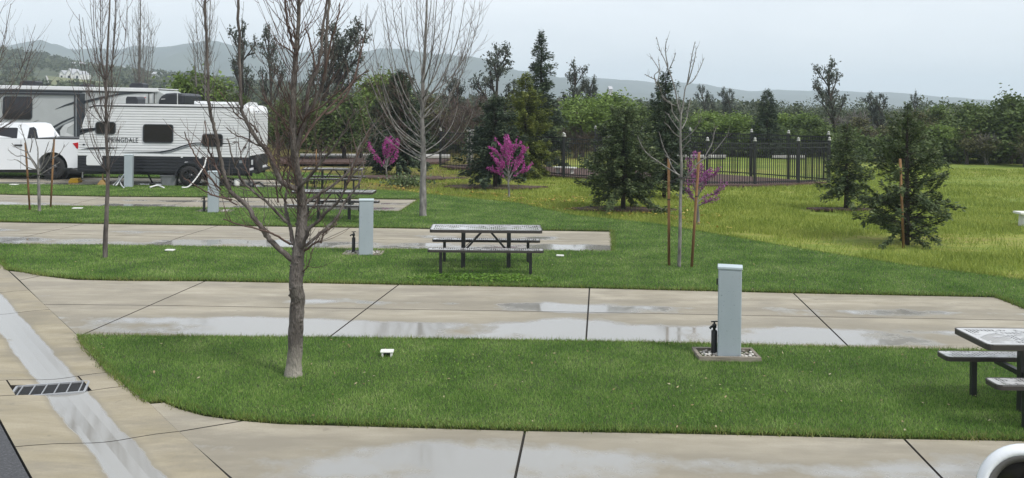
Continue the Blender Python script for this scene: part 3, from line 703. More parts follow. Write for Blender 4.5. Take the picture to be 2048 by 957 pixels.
# ================================================================== VEHICLES
M['rv_white'] = plain('white_siding', (0.74, 0.75, 0.76), .35, wear=.03)
M['rv_black'] = plain('black_skirt', (0.02, 0.022, 0.028), .4)
M['rv_grey'] = plain('grey_gelcoat', (0.40, 0.42, 0.42), .3, wear=.04)
M['rv_dark'] = plain('charcoal_stripe', (0.028, 0.034, 0.042), .35)
M['rv_mid'] = plain('mid_grey_stripe', (0.19, 0.21, 0.225), .35)
M['rv_light'] = plain('light_grey_stripe', (0.56, 0.575, 0.58), .35)
M['glass'] = plain('dark_tinted_glass', (0.016, 0.016, 0.02), .06)
M['tyre'] = plain('tyre_rubber', (0.018, 0.018, 0.019), .8)
M['rim_dark'] = plain('dark_wheel', (0.05, 0.05, 0.055), .35, .6)
M['chrome'] = plain('chrome', (0.7, 0.7, 0.72), .15, 1.0)
M['yellow'] = plain('yellow_plastic', (0.62, 0.36, 0.01), .5)
M['red_lens'] = plain('red_lens', (0.45, 0.01, 0.02), .2)
M['grey_tub'] = plain('grey_plastic', (0.17, 0.18, 0.185), .5)
M['hose_white'] = plain('white_hose', (0.7, 0.7, 0.69), .45, wear=.04)
M['tan'] = plain('tan_plastic', (0.42, 0.27, 0.1), .6)

def at(root_xyz, pts):                      # world (x,z) pairs -> root-local
    return [(p[0] - root_xyz[0], p[1] - root_xyz[2]) for p in pts]
def decal(name, poly, y, mat, parent, th=.012):
    return MB().prism(poly, y - th, y + .004, 'y').build(name, mat, parent)
def window(parent, x0, x1, z0, z1, y, r=.09, fr=.035):
    f = MB(); q = rrect(x0, x1, z0, z1, r); qi = rrect(x0+fr, x1-fr, z0+fr, z1-fr, max(.01, r-fr)); n = len(q)
    v = [(a, y - .03, b) for a, b in q] + [(a, y - .03, b) for a, b in qi] + [(a, y + .0, b) for a, b in q] + [(a, y + .0, b) for a, b in qi]
    fc = []
    for i in range(n):
        j = (i+1) % n; fc += [(i, j, n+j, n+i), (i, 2*n+i, 2*n+j, j), (n+i, n+j, 3*n+j, 3*n+i)]
    w = f.add(v, fc).build('window', M['rv_dark'], parent)
    MB().prism(qi, y - .016, y - .006, 'y').build('pane', M['glass'], w)
    return w
def wheel(parent, x, y, z, r, w, mat_rim, face=-1):
    t = MB().lathe([(r*.58, -w/2), (r*.93, -w/2), (r, -w*.33), (r, w*.33), (r*.93, w/2), (r*.58, w/2), (r*.56, 0), (r*.58, -w/2)], (x, y, z), 28, 'y').build('wheel', M['tyre'], parent, True)
    yy = face * w * .42
    rm = MB().lathe([(r*.6, yy*1.05), (r*.56, yy*.6), (r*.3, yy*.55), (r*.2, yy*.9), (r*.14, yy*1.02), (.001, yy*1.02)], (x, y, z), 20, 'y')
    for k in range(6):
        a = k * math.pi / 3
        rm.bar((x + r*.16*math.cos(a), y + yy*.85, z + r*.16*math.sin(a)), (x + r*.56*math.cos(a), y + yy*.8, z + r*.56*math.sin(a)), r*.13, .03)
    rm.build('rim', mat_rim, t, False)
    return t

# ---------------------------------------------------------------- white travel trailer
TY = 32.4
org = (*(-15.571,-0.044), 0)
ORG = (org[0], TY, 0.0)
prof = at(ORG, [(-15.614,0.513),(-15.614,1.287),(-15.54,1.9),(-15.402,2.406),(-15.262,2.749),(-15.156,2.895),(-14.977,2.96),(-9.828,2.957),(-9.612,2.942),(-9.503,2.88),(-9.448,2.745),(-9.422,0.586)])
tr = thing('travel_trailer', 'white ribbed travel trailer with black skirt and three dark windows', 'travel trailer', ORG)
W = 2.4
MB().prism(prof, .012, W, 'y').build('body', M['rv_white'], tr)
def xspan(z):
    xs_ = []
    n = len(prof)
    for i in range(n):
        (xa, za), (xb, zb) = prof[i], prof[(i+1) % n]
        if (za - z) * (zb - z) < 0: xs_.append(xa + (xb - xa) * (z - za) / (zb - za))
    return (min(xs_), max(xs_)) if len(xs_) > 1 else None
zs_split = at(ORG, [(-12.291,1.128)])[0][1]
sid, skt = MB(), MB()
z = prof[0][1] + .02; k = 0
while z < prof[7][1] - .1:
    p = .094 if z > zs_split else .11
    a, b_ = xspan(z + .01), xspan(min(z + p - .02, prof[7][1] - .02))
    if a and b_:
        mb = sid if z + p*.5 > zs_split else skt
        mb.prism([(a[0]+.01, z), (a[1]-.01, z), (b_[1]-.01, z+p-.028), (b_[0]+.01, z+p-.028)], -.016, .012, 'y')
    z += p
tag(sid.build('siding', M['rv_white'], tr, bevel=.006), kind='stuff')
bs_ = MB(); a = xspan(zs_split - .02); bs_.prism([(a[0]-.005, prof[0][1]-.01), (a[1]+.005, prof[0][1]-.01), (a[1]+.005, zs_split+.0), (a[0]-.005, zs_split+.0)], .006, W+.01, 'y')
bs_.build('skirt', M['rv_black'], tr)
tag(skt.build('skirt_ribs', M['rv_black'], tr, bevel=.006), kind='stuff')
M['groove'] = plain('roof_edge_trim', (.03, .033, .038), .4)
rl = at(ORG, [(-15.227,2.831),(-15.012,2.905),(-9.647,2.887),(-9.647,2.851),(-15.011,2.86),(-15.173,2.795)])
decal('roof_trim', rl, -.012, M['groove'], tr, .02)
for q in ([(-14.969,2.303),(-14.244,1.861)], [(-13.258,2.242),(-12.17,1.571)], [(-11.13,1.916),(-10.387,1.456)]):
    (xa, za), (xb, zb) = at(ORG, q); window(tr, xa, xb, zb, za, -.02, .1)
for nm, q, mt in (('stripe', [(-15.524,2.044),(-14.948,2.096),(-14.947,1.997),(-15.217,1.94),(-15.557,1.81)], 'rv_dark'), ('stripe', [(-15.541,1.972),(-15.218,2.021),(-14.948,2.042),(-14.948,2.024),(-15.253,1.984),(-15.54,1.909)], 'rv_mid'),
      ('stripe', [(-15.479,1.316),(-15.138,1.374),(-14.724,1.397),(-14.04,1.387),(-14.364,1.347),(-14.813,1.315),(-15.173,1.314)], 'rv_dark'),
      ('stripe', [(-13.984,1.231),(-13.192,1.244),(-12.652,1.259),(-12.204,1.354),(-11.755,1.512),(-11.396,1.598),(-11.108,1.61),(-11.108,1.583),(-11.396,1.562),(-11.791,1.458),(-12.203,1.3),(-12.616,1.205),(-13.102,1.218)], 'rv_dark'),
      ('stripe', [(-12.616,1.203),(-12.185,1.291),(-11.773,1.447),(-11.396,1.535),(-11.108,1.545),(-11.143,1.509),(-11.431,1.489),(-11.79,1.386),(-12.22,1.237),(-12.58,1.179)], 'rv_mid'),
      ('stripe', [(-10.388,1.6),(-10.028,1.587),(-10.388,1.564)], 'rv_dark'),
      ('corner_trim', [(-9.458,2.439),(-9.433,2.44),(-9.418,1.108),(-9.443,1.107)], 'rv_dark')):
    decal(nm, at(ORG, q), -.018, M[mt], tr)
fc = bpy.data.curves.new('lettering', 'FONT'); fc.body = 'SPRINGDALE'; fc.size = .235; fc.extrude = .006; fc.space_character = 1.12; fc.align_x = 'LEFT'
ft = bpy.data.objects.new('lettering_curve', fc); col.objects.link(ft)
lm = bpy.data.meshes.new_from_object(ft.evaluated_get(bpy.context.evaluated_depsgraph_get()))
bpy.data.objects.remove(ft); lm.materials.clear(); lm.materials.append(M['rv_dark'])
fo = link(bpy.data.objects.new('lettering', lm), tr)
(lx, lz), (lx2, lz2) = at(ORG, [(-14.618,1.578),(-13.412,1.583)]); fo.location = (lx, -.022, lz); fo.rotation_euler = (R_(90), 0, 0); fo.scale = (.80, 1, 1)
M['grey_txt'] = M['rv_mid']
(hx0, hz0), (hx1, hz1) = at(ORG, [(-15.293,0.733),(-14.721,1.082)])
MB().prism(rrect(hx0, hx1, hz0, hz1, .06), -.026, .0, 'y').build('hatch', M['rv_white'], tr, bevel=.005)
for q, mt in (([(-11.894,1.079),(-11.822,1.044)], 'rv_white'), ([(-11.748,0.9),(-11.622,0.848)], 'rv_white'), ([(-11.246,1.086),(-11.156,1.033)], 'rv_white'), ([(-15.428,1.505),(-15.355,1.452)], 'rv_dark'),
              ([(-12.766,1.717),(-12.675,1.646)], 'rv_white'), ([(-9.787,0.977),(-9.678,0.871)], 'rv_mid'), ([(-9.649,1.465),(-9.54,1.412)], 'rv_dark'), ([(-9.355,1),(-9.299,0.821)], 'rv_light'),
              ):
    (xa, za), (xb, zb) = at(ORG, q); MB().prism(rrect(xa, xb, zb, za, .015), -.03, .0, 'y').build('vent_cover', M[mt], tr)
(wx, wz), = at(ORG, [(-11.562,0.399)])
wheel(tr, wx, .05, .385, .385, .24, M['rim_dark']); wheel(tr, wx, W-.14, .385, .385, .24, M['rim_dark'], 1)
fd = MB(); arc = [(wx + .52*math.cos(R_(a)), .40 + .50*math.sin(R_(a))) for a in range(0, 181, 15)]; arc2 = [(wx + .46*math.cos(R_(a)), .40 + .44*math.sin(R_(a))) for a in range(180, -1, -15)]
fd.prism(arc + arc2, -.1, .25, 'y').build('fender', M['rv_black'], tr)
(re0, _), = at(ORG, [(-9.431,1.36)])
rr_ = MB(); z = zs_split
while z < prof[7][1] - .3: rr_.box((re0 + .004, W/2, z + .035), (.024, W - .12, .066)); z += .094
tag(rr_.build('rear_siding', M['rv_white'], tr, bevel=.006), kind='stuff')
for yy in (.75, .92, 1.1): MB().box((re0 + .01, yy, prof[7][1] - .22 - .06 * (yy == .92)), (.03, .035, .045)).build('marker_light', M['rv_dark'], tr)
# frame, axle, tongue, jack, tanks
zb = prof[0][1]
fr = MB()
for yy in (.35, W-.35): fr.box((3.1, yy, zb-.06), (6.1, .06, .12))
fr.bar((wx, .2, .385), (wx, W-.2, .385), .07, .07); fr.build('chassis', M['rv_black'], tr)
tg = MB(); ty0 = zb - .04
tg.bar((.05, .5, ty0), (-.85, W/2, ty0), .1, .07); tg.bar((.05, W-.5, ty0), (-.85, W/2, ty0), .1, .07); tg.box((-.98, W/2, ty0+.02), (.3, .1, .1)); tg.build('tongue', M['black'], tr)
for yy in (W/2-.17, W/2+.17):
    MB().lathe([(.001, .60), (.15, .62), (.16, .68), (.16, .98), (.14, 1.06), (.05, 1.11), (.001, 1.11)], (-.18, yy, .03), 16).build('propane_tank', plain('pale_tank', (.62, .68, .72), .35), tr, True)
hp = MB(); hp.tube([(-.36, W/2-.2, .7), (-.36, W/2-.2, 1.0), (.0, W/2-.2, 1.0)], .016, 6); hp.tube([(-.38, W/2-.36, .88), (.0, W/2-.36, .88)], .014, 6); hp.build('tank_bracket', M['black'], tr)
MB().tube([(-.42, W/2-.02, .62), (-.42, W/2-.02, 1.28)], .035, 8).build('jack_housing', M['black'], tr)
MB().tube([(-.42, W/2-.02, .18), (-.42, W/2-.02, .64)], .026, 8).build('jack_leg', M['hose_white'], tr)
for xx in (2.3, 2.75, 3.25, 5.6, 5.9):
    s = MB(); s.bar((xx, .45, zb-.08), (xx+.22, .35, .1), .04, .04); s.box((xx+.22, .35, .04), (.18, .14, .04)); s.build('stabiliser', M['black'], tr)
(sx_, sz_), = at(ORG, [(-9.389,0.766)])
MB().lathe([(.2, -.1), (.33, -.1), (.36, -.04), (.36, .04), (.33, .1), (.2, .1), (.001, .08)], (sx_+.02, W*.35, sz_+.02), 24, 'x').build('spare_tyre', M['tyre'], tr, True)
MB().box((sx_+.02, W/2, zb+.05), (.12, W, .1)).build('bumper', M['rv_black'], tr)
(ax, az), = at(ORG, [(-13.933,2.981)]); MB().prism([(ax-.22, az-.06), (ax+.22, az-.06), (ax+.22, az+.17), (ax+.16, az+.25), (ax-.18, az+.25), (ax-.22, az+.17)], .55, 1.3, 'y').build('air_conditioner', M['rv_black'], tr, bevel=.03)
(rx0, rz0), (rx1, rz1) = at(ORG, [(-11.665,3.026),(-10.333,3.023)])
rk = MB()
for yy in (.7, 1.5): rk.bar((rx0, yy, rz0+.04), (rx1, yy, rz0+.0), .05, .06)
for k in range(6): rk.bar((rx0 + (rx1-rx0)*k/5, .7, rz0+.0), (rx0 + (rx1-rx0)*k/5, 1.5, rz0+.0), .05, .1)
rk.build('roof_rack', M['rv_white'], tr)
(vx, vz), = at(ORG, [(-9.738,2.958)]); MB().prism([(vx-.25, vz-.04), (vx+.2, vz-.04), (vx+.12, vz+.1), (vx, vz+.12)], .9, 1.5, 'y').build('roof_vent', M['rv_light'], tr)

# things on the ground about the trailer
x, y = (-16.254,33.054)
t = thing('jack_pad', 'yellow plastic block stack under the trailer jack', 'jack pad', (x, TY + 1.18, 0), .05)
MB().box((0, 0, .045), (.36, .36, .088)).build('block', M['yellow'], t, bevel=.01); MB().box((0, 0, .125), (.3, .3, .07)).build('block', M['yellow'], t, bevel=.01)
x, y = (-14.823,32.612)
t = thing('wheel_chock', 'tan leveling wedge on the pad before the trailer skirt', 'wheel chock', (x, y, 0), .1)
MB().prism([(-.17, 0), (.17, 0), (.06, .2), (-.02, .2)], -.1, .1, 'y').build('wedge', M['tan'], t, bevel=.01); MB().tube([(.03, 0, .19), (.02, 0, .42)], .03, 6).build('post', M['tan'], t)
x, y = (-12.376,32.423)
t = thing('storage_tub', 'grey plastic tub with a rim beside the trailer wheel', 'tub', (x, y + .2, 0), .03)
mb = MB(); q0, q1 = rrect(-.24, .24, -.17, .17, .06), rrect(-.29, .29, -.2, .2, .06); n = len(q0)
mb.add([(a, b, .0) for a, b in q0] + [(a, b, .36) for a, b in q1], [tuple(range(n))] + [(i, (i+1) % n, n+(i+1) % n, n+i) for i in range(n)]); mb.build('tub', M['grey_tub'], t)
MB().prism(rrect(-.31, .31, -.22, .22, .07), .36, .395, 'z').build('lid', M['grey_tub'], t, bevel=.006)
def hose(name, label, pts, r, mat, cat='hose'):
    c = MB(); P_ = [Vector(p) for p in pts]; out = []
    for i in range(len(P_) - 1):
        a, b, c_, d = P_[max(i-1, 0)], P_[i], P_[i+1], P_[min(i+2, len(P_)-1)]
        for k in range(5):
            u = k / 5; out.append(.5 * ((2*b) + (c_-a)*u + (2*a-5*b+4*c_-d)*u*u + (3*b-a-3*c_+d)*u**3))
    out.append(P_[-1]); b0 = out[0].copy()
    o = c.tube([p - Vector((b0.x, b0.y, 0)) for p in out], r, 6).build(name, mat, None, True, loc=(b0.x, b0.y, 0)); return tag(o, label, cat)
(h1, h1z), (h2, h2z), (h3, h3z), (h4, _) = [(-10.96,1.059),(-11.01,0.7),(-11.166,0.267),(-11.414,-0.041)]
hose('hose', 'white hose hanging from the trailer skirt down to the grass', [(h1, 32.33, h1z), (h1-.03, 32.25, h2z+.1), (h2, 32.15, h2z), (h3, 31.9, .35), (h4+.05, 31.7, .07), (h4-.15, 31.6, .05)], .028, M['hose_white'])
a, b, c_ = (-12.633,31.494), (-12.493,31.805), (-12.096,31.371)
hose('hose', 'white hose lying on the grass before the grey tub', [(*a, .05), (*b, .09), (*c_, .05)], .03, M['hose_white'])
a, b, c_, d_ = (-14.188,32.081), (-14.344,32.677), (-13.755,31.739), (-13.417,31.202)
hose('hose', 'pale hose looped beside the farthest pedestal', [(*a, .05), (a[0]+.05, b[1], .32), (b[0]+.1, b[1], .33), (c_[0], c_[1], .12), (*d_, .05)], .022, M['rv_light'])
hose('cable', 'thick grey power cable rising to the trailer skirt by the farthest pedestal', [((-14.004,31.904)[0], 31.9, .05), ((-13.903,31.918)[0], 32.1, .3), ((-13.786,31.933)[0], 32.38, .62)], .03, M['rv_light'], 'cable')
x, y = (-9.94,32.643)
t = thing('water_filter', 'white canister filter among dark fittings on the grass at the rear of the trailer', 'water filter', (x, y, .03), 0)
MB().lathe([(.001, 0), (.1, 0), (.11, .05), (.11, .2), (.07, .26), (.001, .26)], (0, 0, .0), 14).build('canister', M['white_pl'], t, True)
fm = MB()
for k in range(9): fm.box((random.uniform(-.55, -.15), random.uniform(-.1, .1), random.uniform(.05, .2)), (.14, .08, .1))
fm.tube([(-.1, 0, .2), (-.4, .05, .3), (-.8, 0, .12)], .03, 6); fm.build('fittings', M['black'], t)
x, y = (-9.312,31.923)
t = thing('valve_fitting', 'black hose fitting on the pad under the rear of the trailer', 'fitting', (x, y+.25, .02), 0)
MB().lathe([(.001, 0), (.14, 0), (.12, .1), (.06, .2), (.001, .2)], n=10).build('fitting', M['black'], t, True); MB().tube([(0, 0, .1), (.3, .05, .18), (.5, .05, .04)], .035, 6).build('stub', M['black'], t)

# ---------------------------------------------------------------- white pickup
PYY = 34.6
o0 = (-16.67,0.018); PO = (o0[0], PYY, 0.0)
tk = thing('pickup_truck', 'white pickup truck seen from its side, cut by the left edge', 'pickup truck', PO)
low = at(PO, [(-16.649,1.517),(-16.64,0.748),(-16.676,0.517),(-17.195,0.492)])
wr = at(PO, [(-17.656,0.506)])[0]; wf = (wr[0] - 3.75, wr[1]); zw = .475; RA = .60
arc = lambda c: [(c[0] + RA*math.cos(R_(a)), zw + RA*math.sin(R_(a))) for a in range(-8, 189, 14)]
zr = at(PO, [(-17.746,1.562)])[0][1]; zsill = at(PO, [(-18.885,0.357)])[0][1]
lower = [(0.02, zr), (.04, zr-.5), (.02, zsill+.12), (wr[0]+RA+.0, zsill+.08)] + arc(wr) + [(wf[0]+RA+.05, zsill)] + arc(wf) + [(wf[0]-RA-.25, zsill+.1), (wf[0]-RA-.3, .95), (wf[0]-RA-.22, 1.22), (wf[0]+.5, 1.38), (-3.2, zr+.02), (-1.75, zr+.02), (-1.7, zr)]
TW = 1.95
MB().prism(lower, 0, TW, 'y').build('body', M['white_paint'], tk, bevel=.03)
cr = at(PO, [(-20.059,2.141),(-19.291,2.169),(-18.676,2.166),(-18.483,2.111),(-18.188,1.615)])
z0 = zr + .01; zt = cr[1][1]
def cab(y0, y1, ins):
    b = [(-1.62, z0), (-1.93, zt-.06), (-2.15, zt), (-3.35, zt), (-3.6, zt-.05), (-4.35, z0)]
    v = [(x_, y0 + (ins if z_ > z0 + .1 else 0), z_) for x_, z_ in b] + [(x_, y1 - (ins if z_ > z0 + .1 else 0), z_) for x_, z_ in b]; n = len(b)
    return MB().add(v, [tuple(range(n)), tuple(range(2*n-1, n-1, -1))] + [(i, i+n, (i+1) % n+n, (i+1) % n) for i in range(n)])
cab(.03, TW-.03, .16).build('cab', M['white_paint'], tk, bevel=.03)
def side_glass(poly, name='side_window'):
    # leans with the cab side
    f = lambda z_: .03 + .16 * min(1, max(0, (z_ - z0) / (zt - .06 - z0)))
    v = [(x_, f(z_) - .012, z_) for x_, z_ in poly] + [(x_, f(z_) + .012, z_) for x_, z_ in poly]; n = len(poly)
    return MB().add(v, [tuple(range(n)), tuple(range(2*n-1, n-1, -1))] + [(i, i+n, (i+1) % n+n, (i+1) % n) for i in range(n)]).build(name, M['glass'], tk)
(a0, a1), (b0, b1) = at(PO, [(-20.244,1.494),(-19.029,1.989)])
side_glass([(a0, a1), (b0, a1+.03), (b0-.03, b1-.02), (b0-.1, b1), (a0, b1)])
q = at(PO, [(-18.63,1.581),(-18.227,1.614),(-18.366,1.959),(-18.462,2.025),(-18.616,1.994)]); side_glass(q, 'rear_side_window')
(d0, d1), (d2, d3) = at(PO, [(-19.107,1.296),(-18.801,1.348)]); MB().box(((d0+d2)/2, -.02, (d1+d3)/2), (d2-d0, .04, .055)).build('door_handle', M['black'], tk, bevel=.008)
for xx in ((-18.86,1.53)[0], (-21.013,1.505)[0]):
    MB().box((xx - PO[0], -.001, (zr+zsill)/2), (.012, .006, zr-zsill-.1)).build('door_seam', M['rv_mid'], tk)
MB().prism(at(PO, [(-16.879,1.418),(-16.658,1.459),(-16.646,1.19),(-16.723,1.228)]), -.012, .2, 'y').build('taillight', M['red_lens'], tk, bevel=.01)
MB().box((-.87, TW/2, zr+.02), (1.66, TW-.1, .05)).build('bed_rail', M['black'], tk)
MB().box((.06, TW/2, .72), (.12, TW-.1, .2)).build('rear_bumper', M['chrome'], tk, bevel=.02)
MB().box((-2.3, TW/2, zsill-.02), (4.6, TW-.35, .18)).build('underbody', M['black'], tk)
for c in (wr, wf):
    wheel(tk, c[0], .18, zw, zw, .28, M['rim_dark']); wheel(tk, c[0], TW-.18, zw, zw, .28, M['rim_dark'], 1)
    MB().prism([(c[0] + (RA-.01)*math.cos(R_(a)), zw + (RA-.01)*math.sin(R_(a))) for a in range(0, 360, 20)], .3, TW-.3, 'y').build('wheel_well', M['black'], tk)

# ---------------------------------------------------------------- big grey camper behind
FY = 41.3
fo_ = (-23.46,-0.143); FO = (fo_[0], FY, 0.0)
fw = thing('fifth_wheel_camper', 'long grey camper with dark swooshes and a slide-out, behind the pickup', 'camper', FO)
fp = at(FO, [(-27.132,-0.071),(-27.176,3.669),(-26.947,3.729),(-16.621,3.655),(-16.253,3.59),(-15.975,3.433),(-15.742,3.068),(-15.684,2.013),(-17.976,1.849),(-18.184,-0.035)])
MB().prism(fp, .0, 2.5, 'y').build('body', M['rv_grey'], fw, bevel=.04)
decal('roof_cap', at(FO, [(-27.129,3.623),(-27.131,3.75),(-16.253,3.659),(-16.206,3.533),(-16.435,3.519)]), -.02, M['rv_white'], fw, .05)
MB().prism(at(FO, [(-27.131,3.715),(-27.131,3.772),(-16.254,3.682),(-16.253,3.636)]), -.03, 2.53, 'y').build('roof', M['rv_white'], fw)
decal('stripe', at(FO, [(-27.129,3.555),(-16.435,3.496),(-16.618,3.448),(-27.128,3.509)]), -.012, M['rv_dark'], fw)
decal('stripe', at(FO, [(-27.128,3.463),(-19.716,3.481),(-19.716,3.435),(-27.127,3.417)]), -.012, M['rv_dark'], fw)
decal('stripe', at(FO, [(-19.826,3.02),(-18.91,3.249),(-17.995,3.432),(-16.619,3.505),(-17.994,3.363),(-18.909,3.146),(-19.824,2.894)]), -.012, M['rv_dark'], fw)
decal('stripe', at(FO, [(-19.817,2.286),(-19.018,2.617),(-18.217,2.856),(-18.903,2.572),(-19.815,2.126)]), -.012, M['rv_dark'], fw)
decal('nose_panel', at(FO, [(-19,3.03),(-17.764,3.32),(-16.388,3.428),(-16.337,2.992),(-18.999,2.961)]), -.01, M['rv_light'], fw)
sl = at(FO, [(-26.254,3.358),(-19.83,3.365),(-19.806,1.323),(-26.231,1.316)]); 
so = MB().prism(sl, -.42, .05, 'y').build('slide_out', M['rv_grey'], fw, bevel=.02)
MB().prism(at(FO, [(-26.046,3.4),(-19.593,3.396),(-19.592,3.316),(-26.045,3.309)]), -.5, .03, 'y').build('slide_trim', M['rv_dark'], so)
MB().prism(at(FO, [(-19.887,3.358),(-19.603,3.352),(-19.58,1.339),(-19.864,1.347)]), -.45, .03, 'y').build('corner_post', M['rv_dark'], so)
decal('post_band', at(FO, [(-19.808,3.336),(-19.751,3.337),(-19.728,1.349),(-19.784,1.348)]), -.46, M['rv_mid'], so)
for q in ([(-23.113,3.229),(-21.782,2.177)],):
    (xa, za), (xb, zb_) = at(FO, q); w_ = window(so, xa, xb, zb_, za, -.42, .14)
for q, mt in (([(-20.743,2.666),(-20.314,2.876),(-19.884,3.029),(-19.882,2.926),(-20.313,2.808)], 'rv_dark'), ([(-21.478,1.408),(-20.983,1.8),(-20.418,2.125),(-19.876,2.358),(-19.875,2.29),(-20.417,2.034),(-20.936,1.71),(-21.387,1.409)], 'rv_dark'),
              ([(-21.319,1.41),(-20.891,1.688),(-20.394,1.977),(-19.874,2.222),(-19.874,2.188),(-20.371,1.921),(-20.844,1.62),(-21.205,1.411)], 'rv_mid'), ([(-20.887,1.369),(-20.754,1.689),(-20.348,1.967),(-20.527,1.692),(-20.524,1.419),(-19.865,1.427),(-19.864,1.359),(-20.887,1.347)], 'rv_dark'),
              ([(-20.479,1.465),(-20.504,1.692),(-20.303,1.967),(-19.873,2.131),(-19.872,2.018),(-20.165,1.832),(-20.231,1.604),(-19.865,1.472),(-19.865,1.438),(-20.297,1.445)], 'rv_light'), ([(-21.939,1.971),(-21.487,2.18),(-21.849,1.994),(-21.939,1.948)], 'rv_dark')):
    decal('stripe', at(FO, q), -.425, M[mt], so)
for (xa, za), (xb, zb_) in (at(FO, [(-23.069,3.74),(-22.292,3.978)]), at(FO, [(-20.293,3.703),(-19.812,3.847)]), at(FO, [(-17.929,3.685),(-17.289,3.934)])):
    MB().prism([(xa, za-.05), (xb, za-.05), (xb, zb_-.04), (xb-.08, zb_), (xa+.12, zb_), (xa, zb_-.1)], .8, 1.5, 'y').build('air_conditioner', M['rv_black'], fw, bevel=.04)
cap = at(FO, [(-16.217,2.879),(-16.198,3.152),(-16.086,3.336),(-15.86,3.452),(-15.473,3.48),(-15.062,3.439),(-15.016,3.348),(-15.01,2.893)])
MB().prism(cap, -.1, 2.3, 'y').build('front_cap', M['rv_black'], fw, bevel=.12)
decal('cap_stripe', at(FO, [(-15.336,3.458),(-15.299,3.459),(-15.293,2.889),(-15.329,2.889)]), -.1, M['rv_light'], fw)
decal('cap_badge', at(FO, [(-16.062,3.199),(-15.88,3.213),(-15.879,3.179),(-16.061,3.165)]), -.1, M['rv_light'], fw)
decal('marker_light', at(FO, [(-16.868,3.262),(-16.8,3.262),(-16.799,3.228),(-16.868,3.227)]), -.014, M['red_lens'], fw)
ld = MB()
for q in ([(-16.641,3.471),(-16.636,2.989)], [(-16.389,3.474),(-16.383,2.992)]):
    (xa, za), (xb, zb_) = at(FO, q); ld.bar((xa, -.08, za), (xb, -.08, zb_), .03, .03)
ld.build('grab_rail', M['black'], fw)
for xx in (2.2, 3.3): wheel(fw, at(FO, [(-22.545,0.097)])[0][0] - xx, .16, .4, .4, .26, M['rim_dark'])
for xx in (-3, 4.2): MB().box((xx, .5, .4), (.12, .12, .8)).build('landing_leg', M['black'], fw)

# ================================================================== TREES
M['bark'] = var_mat('grey_brown_bark', [(0.3, (0.045, 0.036, 0.032)), (0.5, (0.105, 0.088, 0.08)), (0.72, (0.2, 0.178, 0.162))], 5, .9, .9, 22, .03, stretch=(2.2, 2.2, .5))
M['bark_pale'] = var_mat('pale_grey_bark', [(0.3, (0.09, 0.085, 0.078)), (0.55, (0.2, 0.19, 0.178)), (0.75, (0.33, 0.32, 0.30))], 7, .85, .6, 26, .015, stretch=(2, 2, .6))
M['twig'] = var_mat('brown_twig', [(0.35, (0.06, 0.036, 0.03)), (0.65, (0.125, 0.082, 0.068))], 4, .85)
M['twig_grey'] = var_mat('grey_twig', [(0.35, (0.10, 0.09, 0.085)), (0.65, (0.21, 0.195, 0.18))], 4, .85)
M['bark_dark'] = var_mat('dark_bark', [(0.3, (0.025, 0.02, 0.017)), (0.7, (0.075, 0.06, 0.05))], 6, .95, .8, 22, .02)
M['stake'] = var_mat('brown_stake', [(0.3, (0.12, 0.06, 0.025)), (0.55, (0.24, 0.13, 0.055)), (0.75, (0.33, 0.2, 0.1))], 8, .85, .4, 30, .006, stretch=(2, 2, .3))
M['rubber_tie'] = plain('dark_tie', (.02, .02, .02), .6)

def smooth_path(pts, sub=4):
    P_ = [Vector(p) for p in pts]; out = []
    for i in range(len(P_) - 1):
        a, b, c, d = P_[max(i-1, 0)], P_[i], P_[i+1], P_[min(i+2, len(P_)-1)]
        for k in range(sub):
            u = k / sub; out.append(.5 * ((2*b) + (c-a)*u + (2*a-5*b+4*c-d)*u*u + (3*b-a-3*c+d)*u**3))
    out.append(P_[-1]); return out
def taper(n, r0, r1, pw=1.0): return [r0 + (r1 - r0) * (i / max(1, n - 1)) ** pw for i in range(n)]

def twigs_on(mb, path, r, rr, n, l0, l1, t0=.25, up=.75, sub=0, rad=None, spread=.8):
    """thin shoots leaving a limb and bending upward"""
    N = len(path)
    for _ in range(n):
        i = min(N - 2, int((t0 + (1 - t0) * rr.random()) * (N - 1)))
        p = path[i].lerp(path[i+1], rr.random()); d = (path[i+1] - path[i]).normalized()
        s = Vector((rr.gauss(0, 1), rr.gauss(0, 1), rr.gauss(0, .5))); s = (s - d * s.dot(d)).normalized()
        v = (d + s * spread).normalized(); L = rr.uniform(l0, l1); q = [p]
        m = 5
        for k in range(m):
            v = (v + Vector((rr.gauss(0, .07), rr.gauss(0, .07), up * .22))).normalized(); q.append(q[-1] + v * L / m)
        r0 = (rad or r) * rr.uniform(.75, 1.15)
        mb.tube(q, taper(m + 1, r0, r0 * .4), 4, False)
        if sub: twigs_on(mb, q, r0 * .7, rr, sub, l0 * .4, l1 * .5, .2, up, 0, None, spread)

# ---------------------------------------------------------------- the pruned bare tree in front
hx, hy = (-2.365,9.907)
T0 = thing('bare_tree', 'nearest bare tree with thick gnarled trunk and pruned upward limbs', 'tree', (hx, hy, .0))
trk = [(-0.005,-0.011,0.2422),(-0.001,0.11,0.1871),(0.008,0.303,0.1651),(0.02,0.633,0.1706),(0.029,0.854,0.1706),(0.021,1.019,0.1596),(0.03,1.239,0.1486),(0.044,1.459,0.1376),(0.058,1.68,0.1266),(0.055,1.9,0.1156),(0.025,2.147,0.0991),(-0.012,2.422,0.0881),(-0.032,2.724,0.0798),(-0.035,3.054,0.0716),(-0.033,3.33,0.0633),(-0.026,3.627,0.055),(-0.007,3.908,0.044),(0.001,4.156,0.0385),(0.008,4.541,0.022)]
path = smooth_path([(a, .05 * math.sin(i * .9) * (i > 4), b) for i, (a, b, w) in enumerate(trk)], 6)
wid = [w * .94 for _, _, w in trk]
def wid_at(t):
    f = t * (len(wid) - 1); i = min(int(f), len(wid) - 2); return wid[i] + (wid[i+1] - wid[i]) * (f - i)
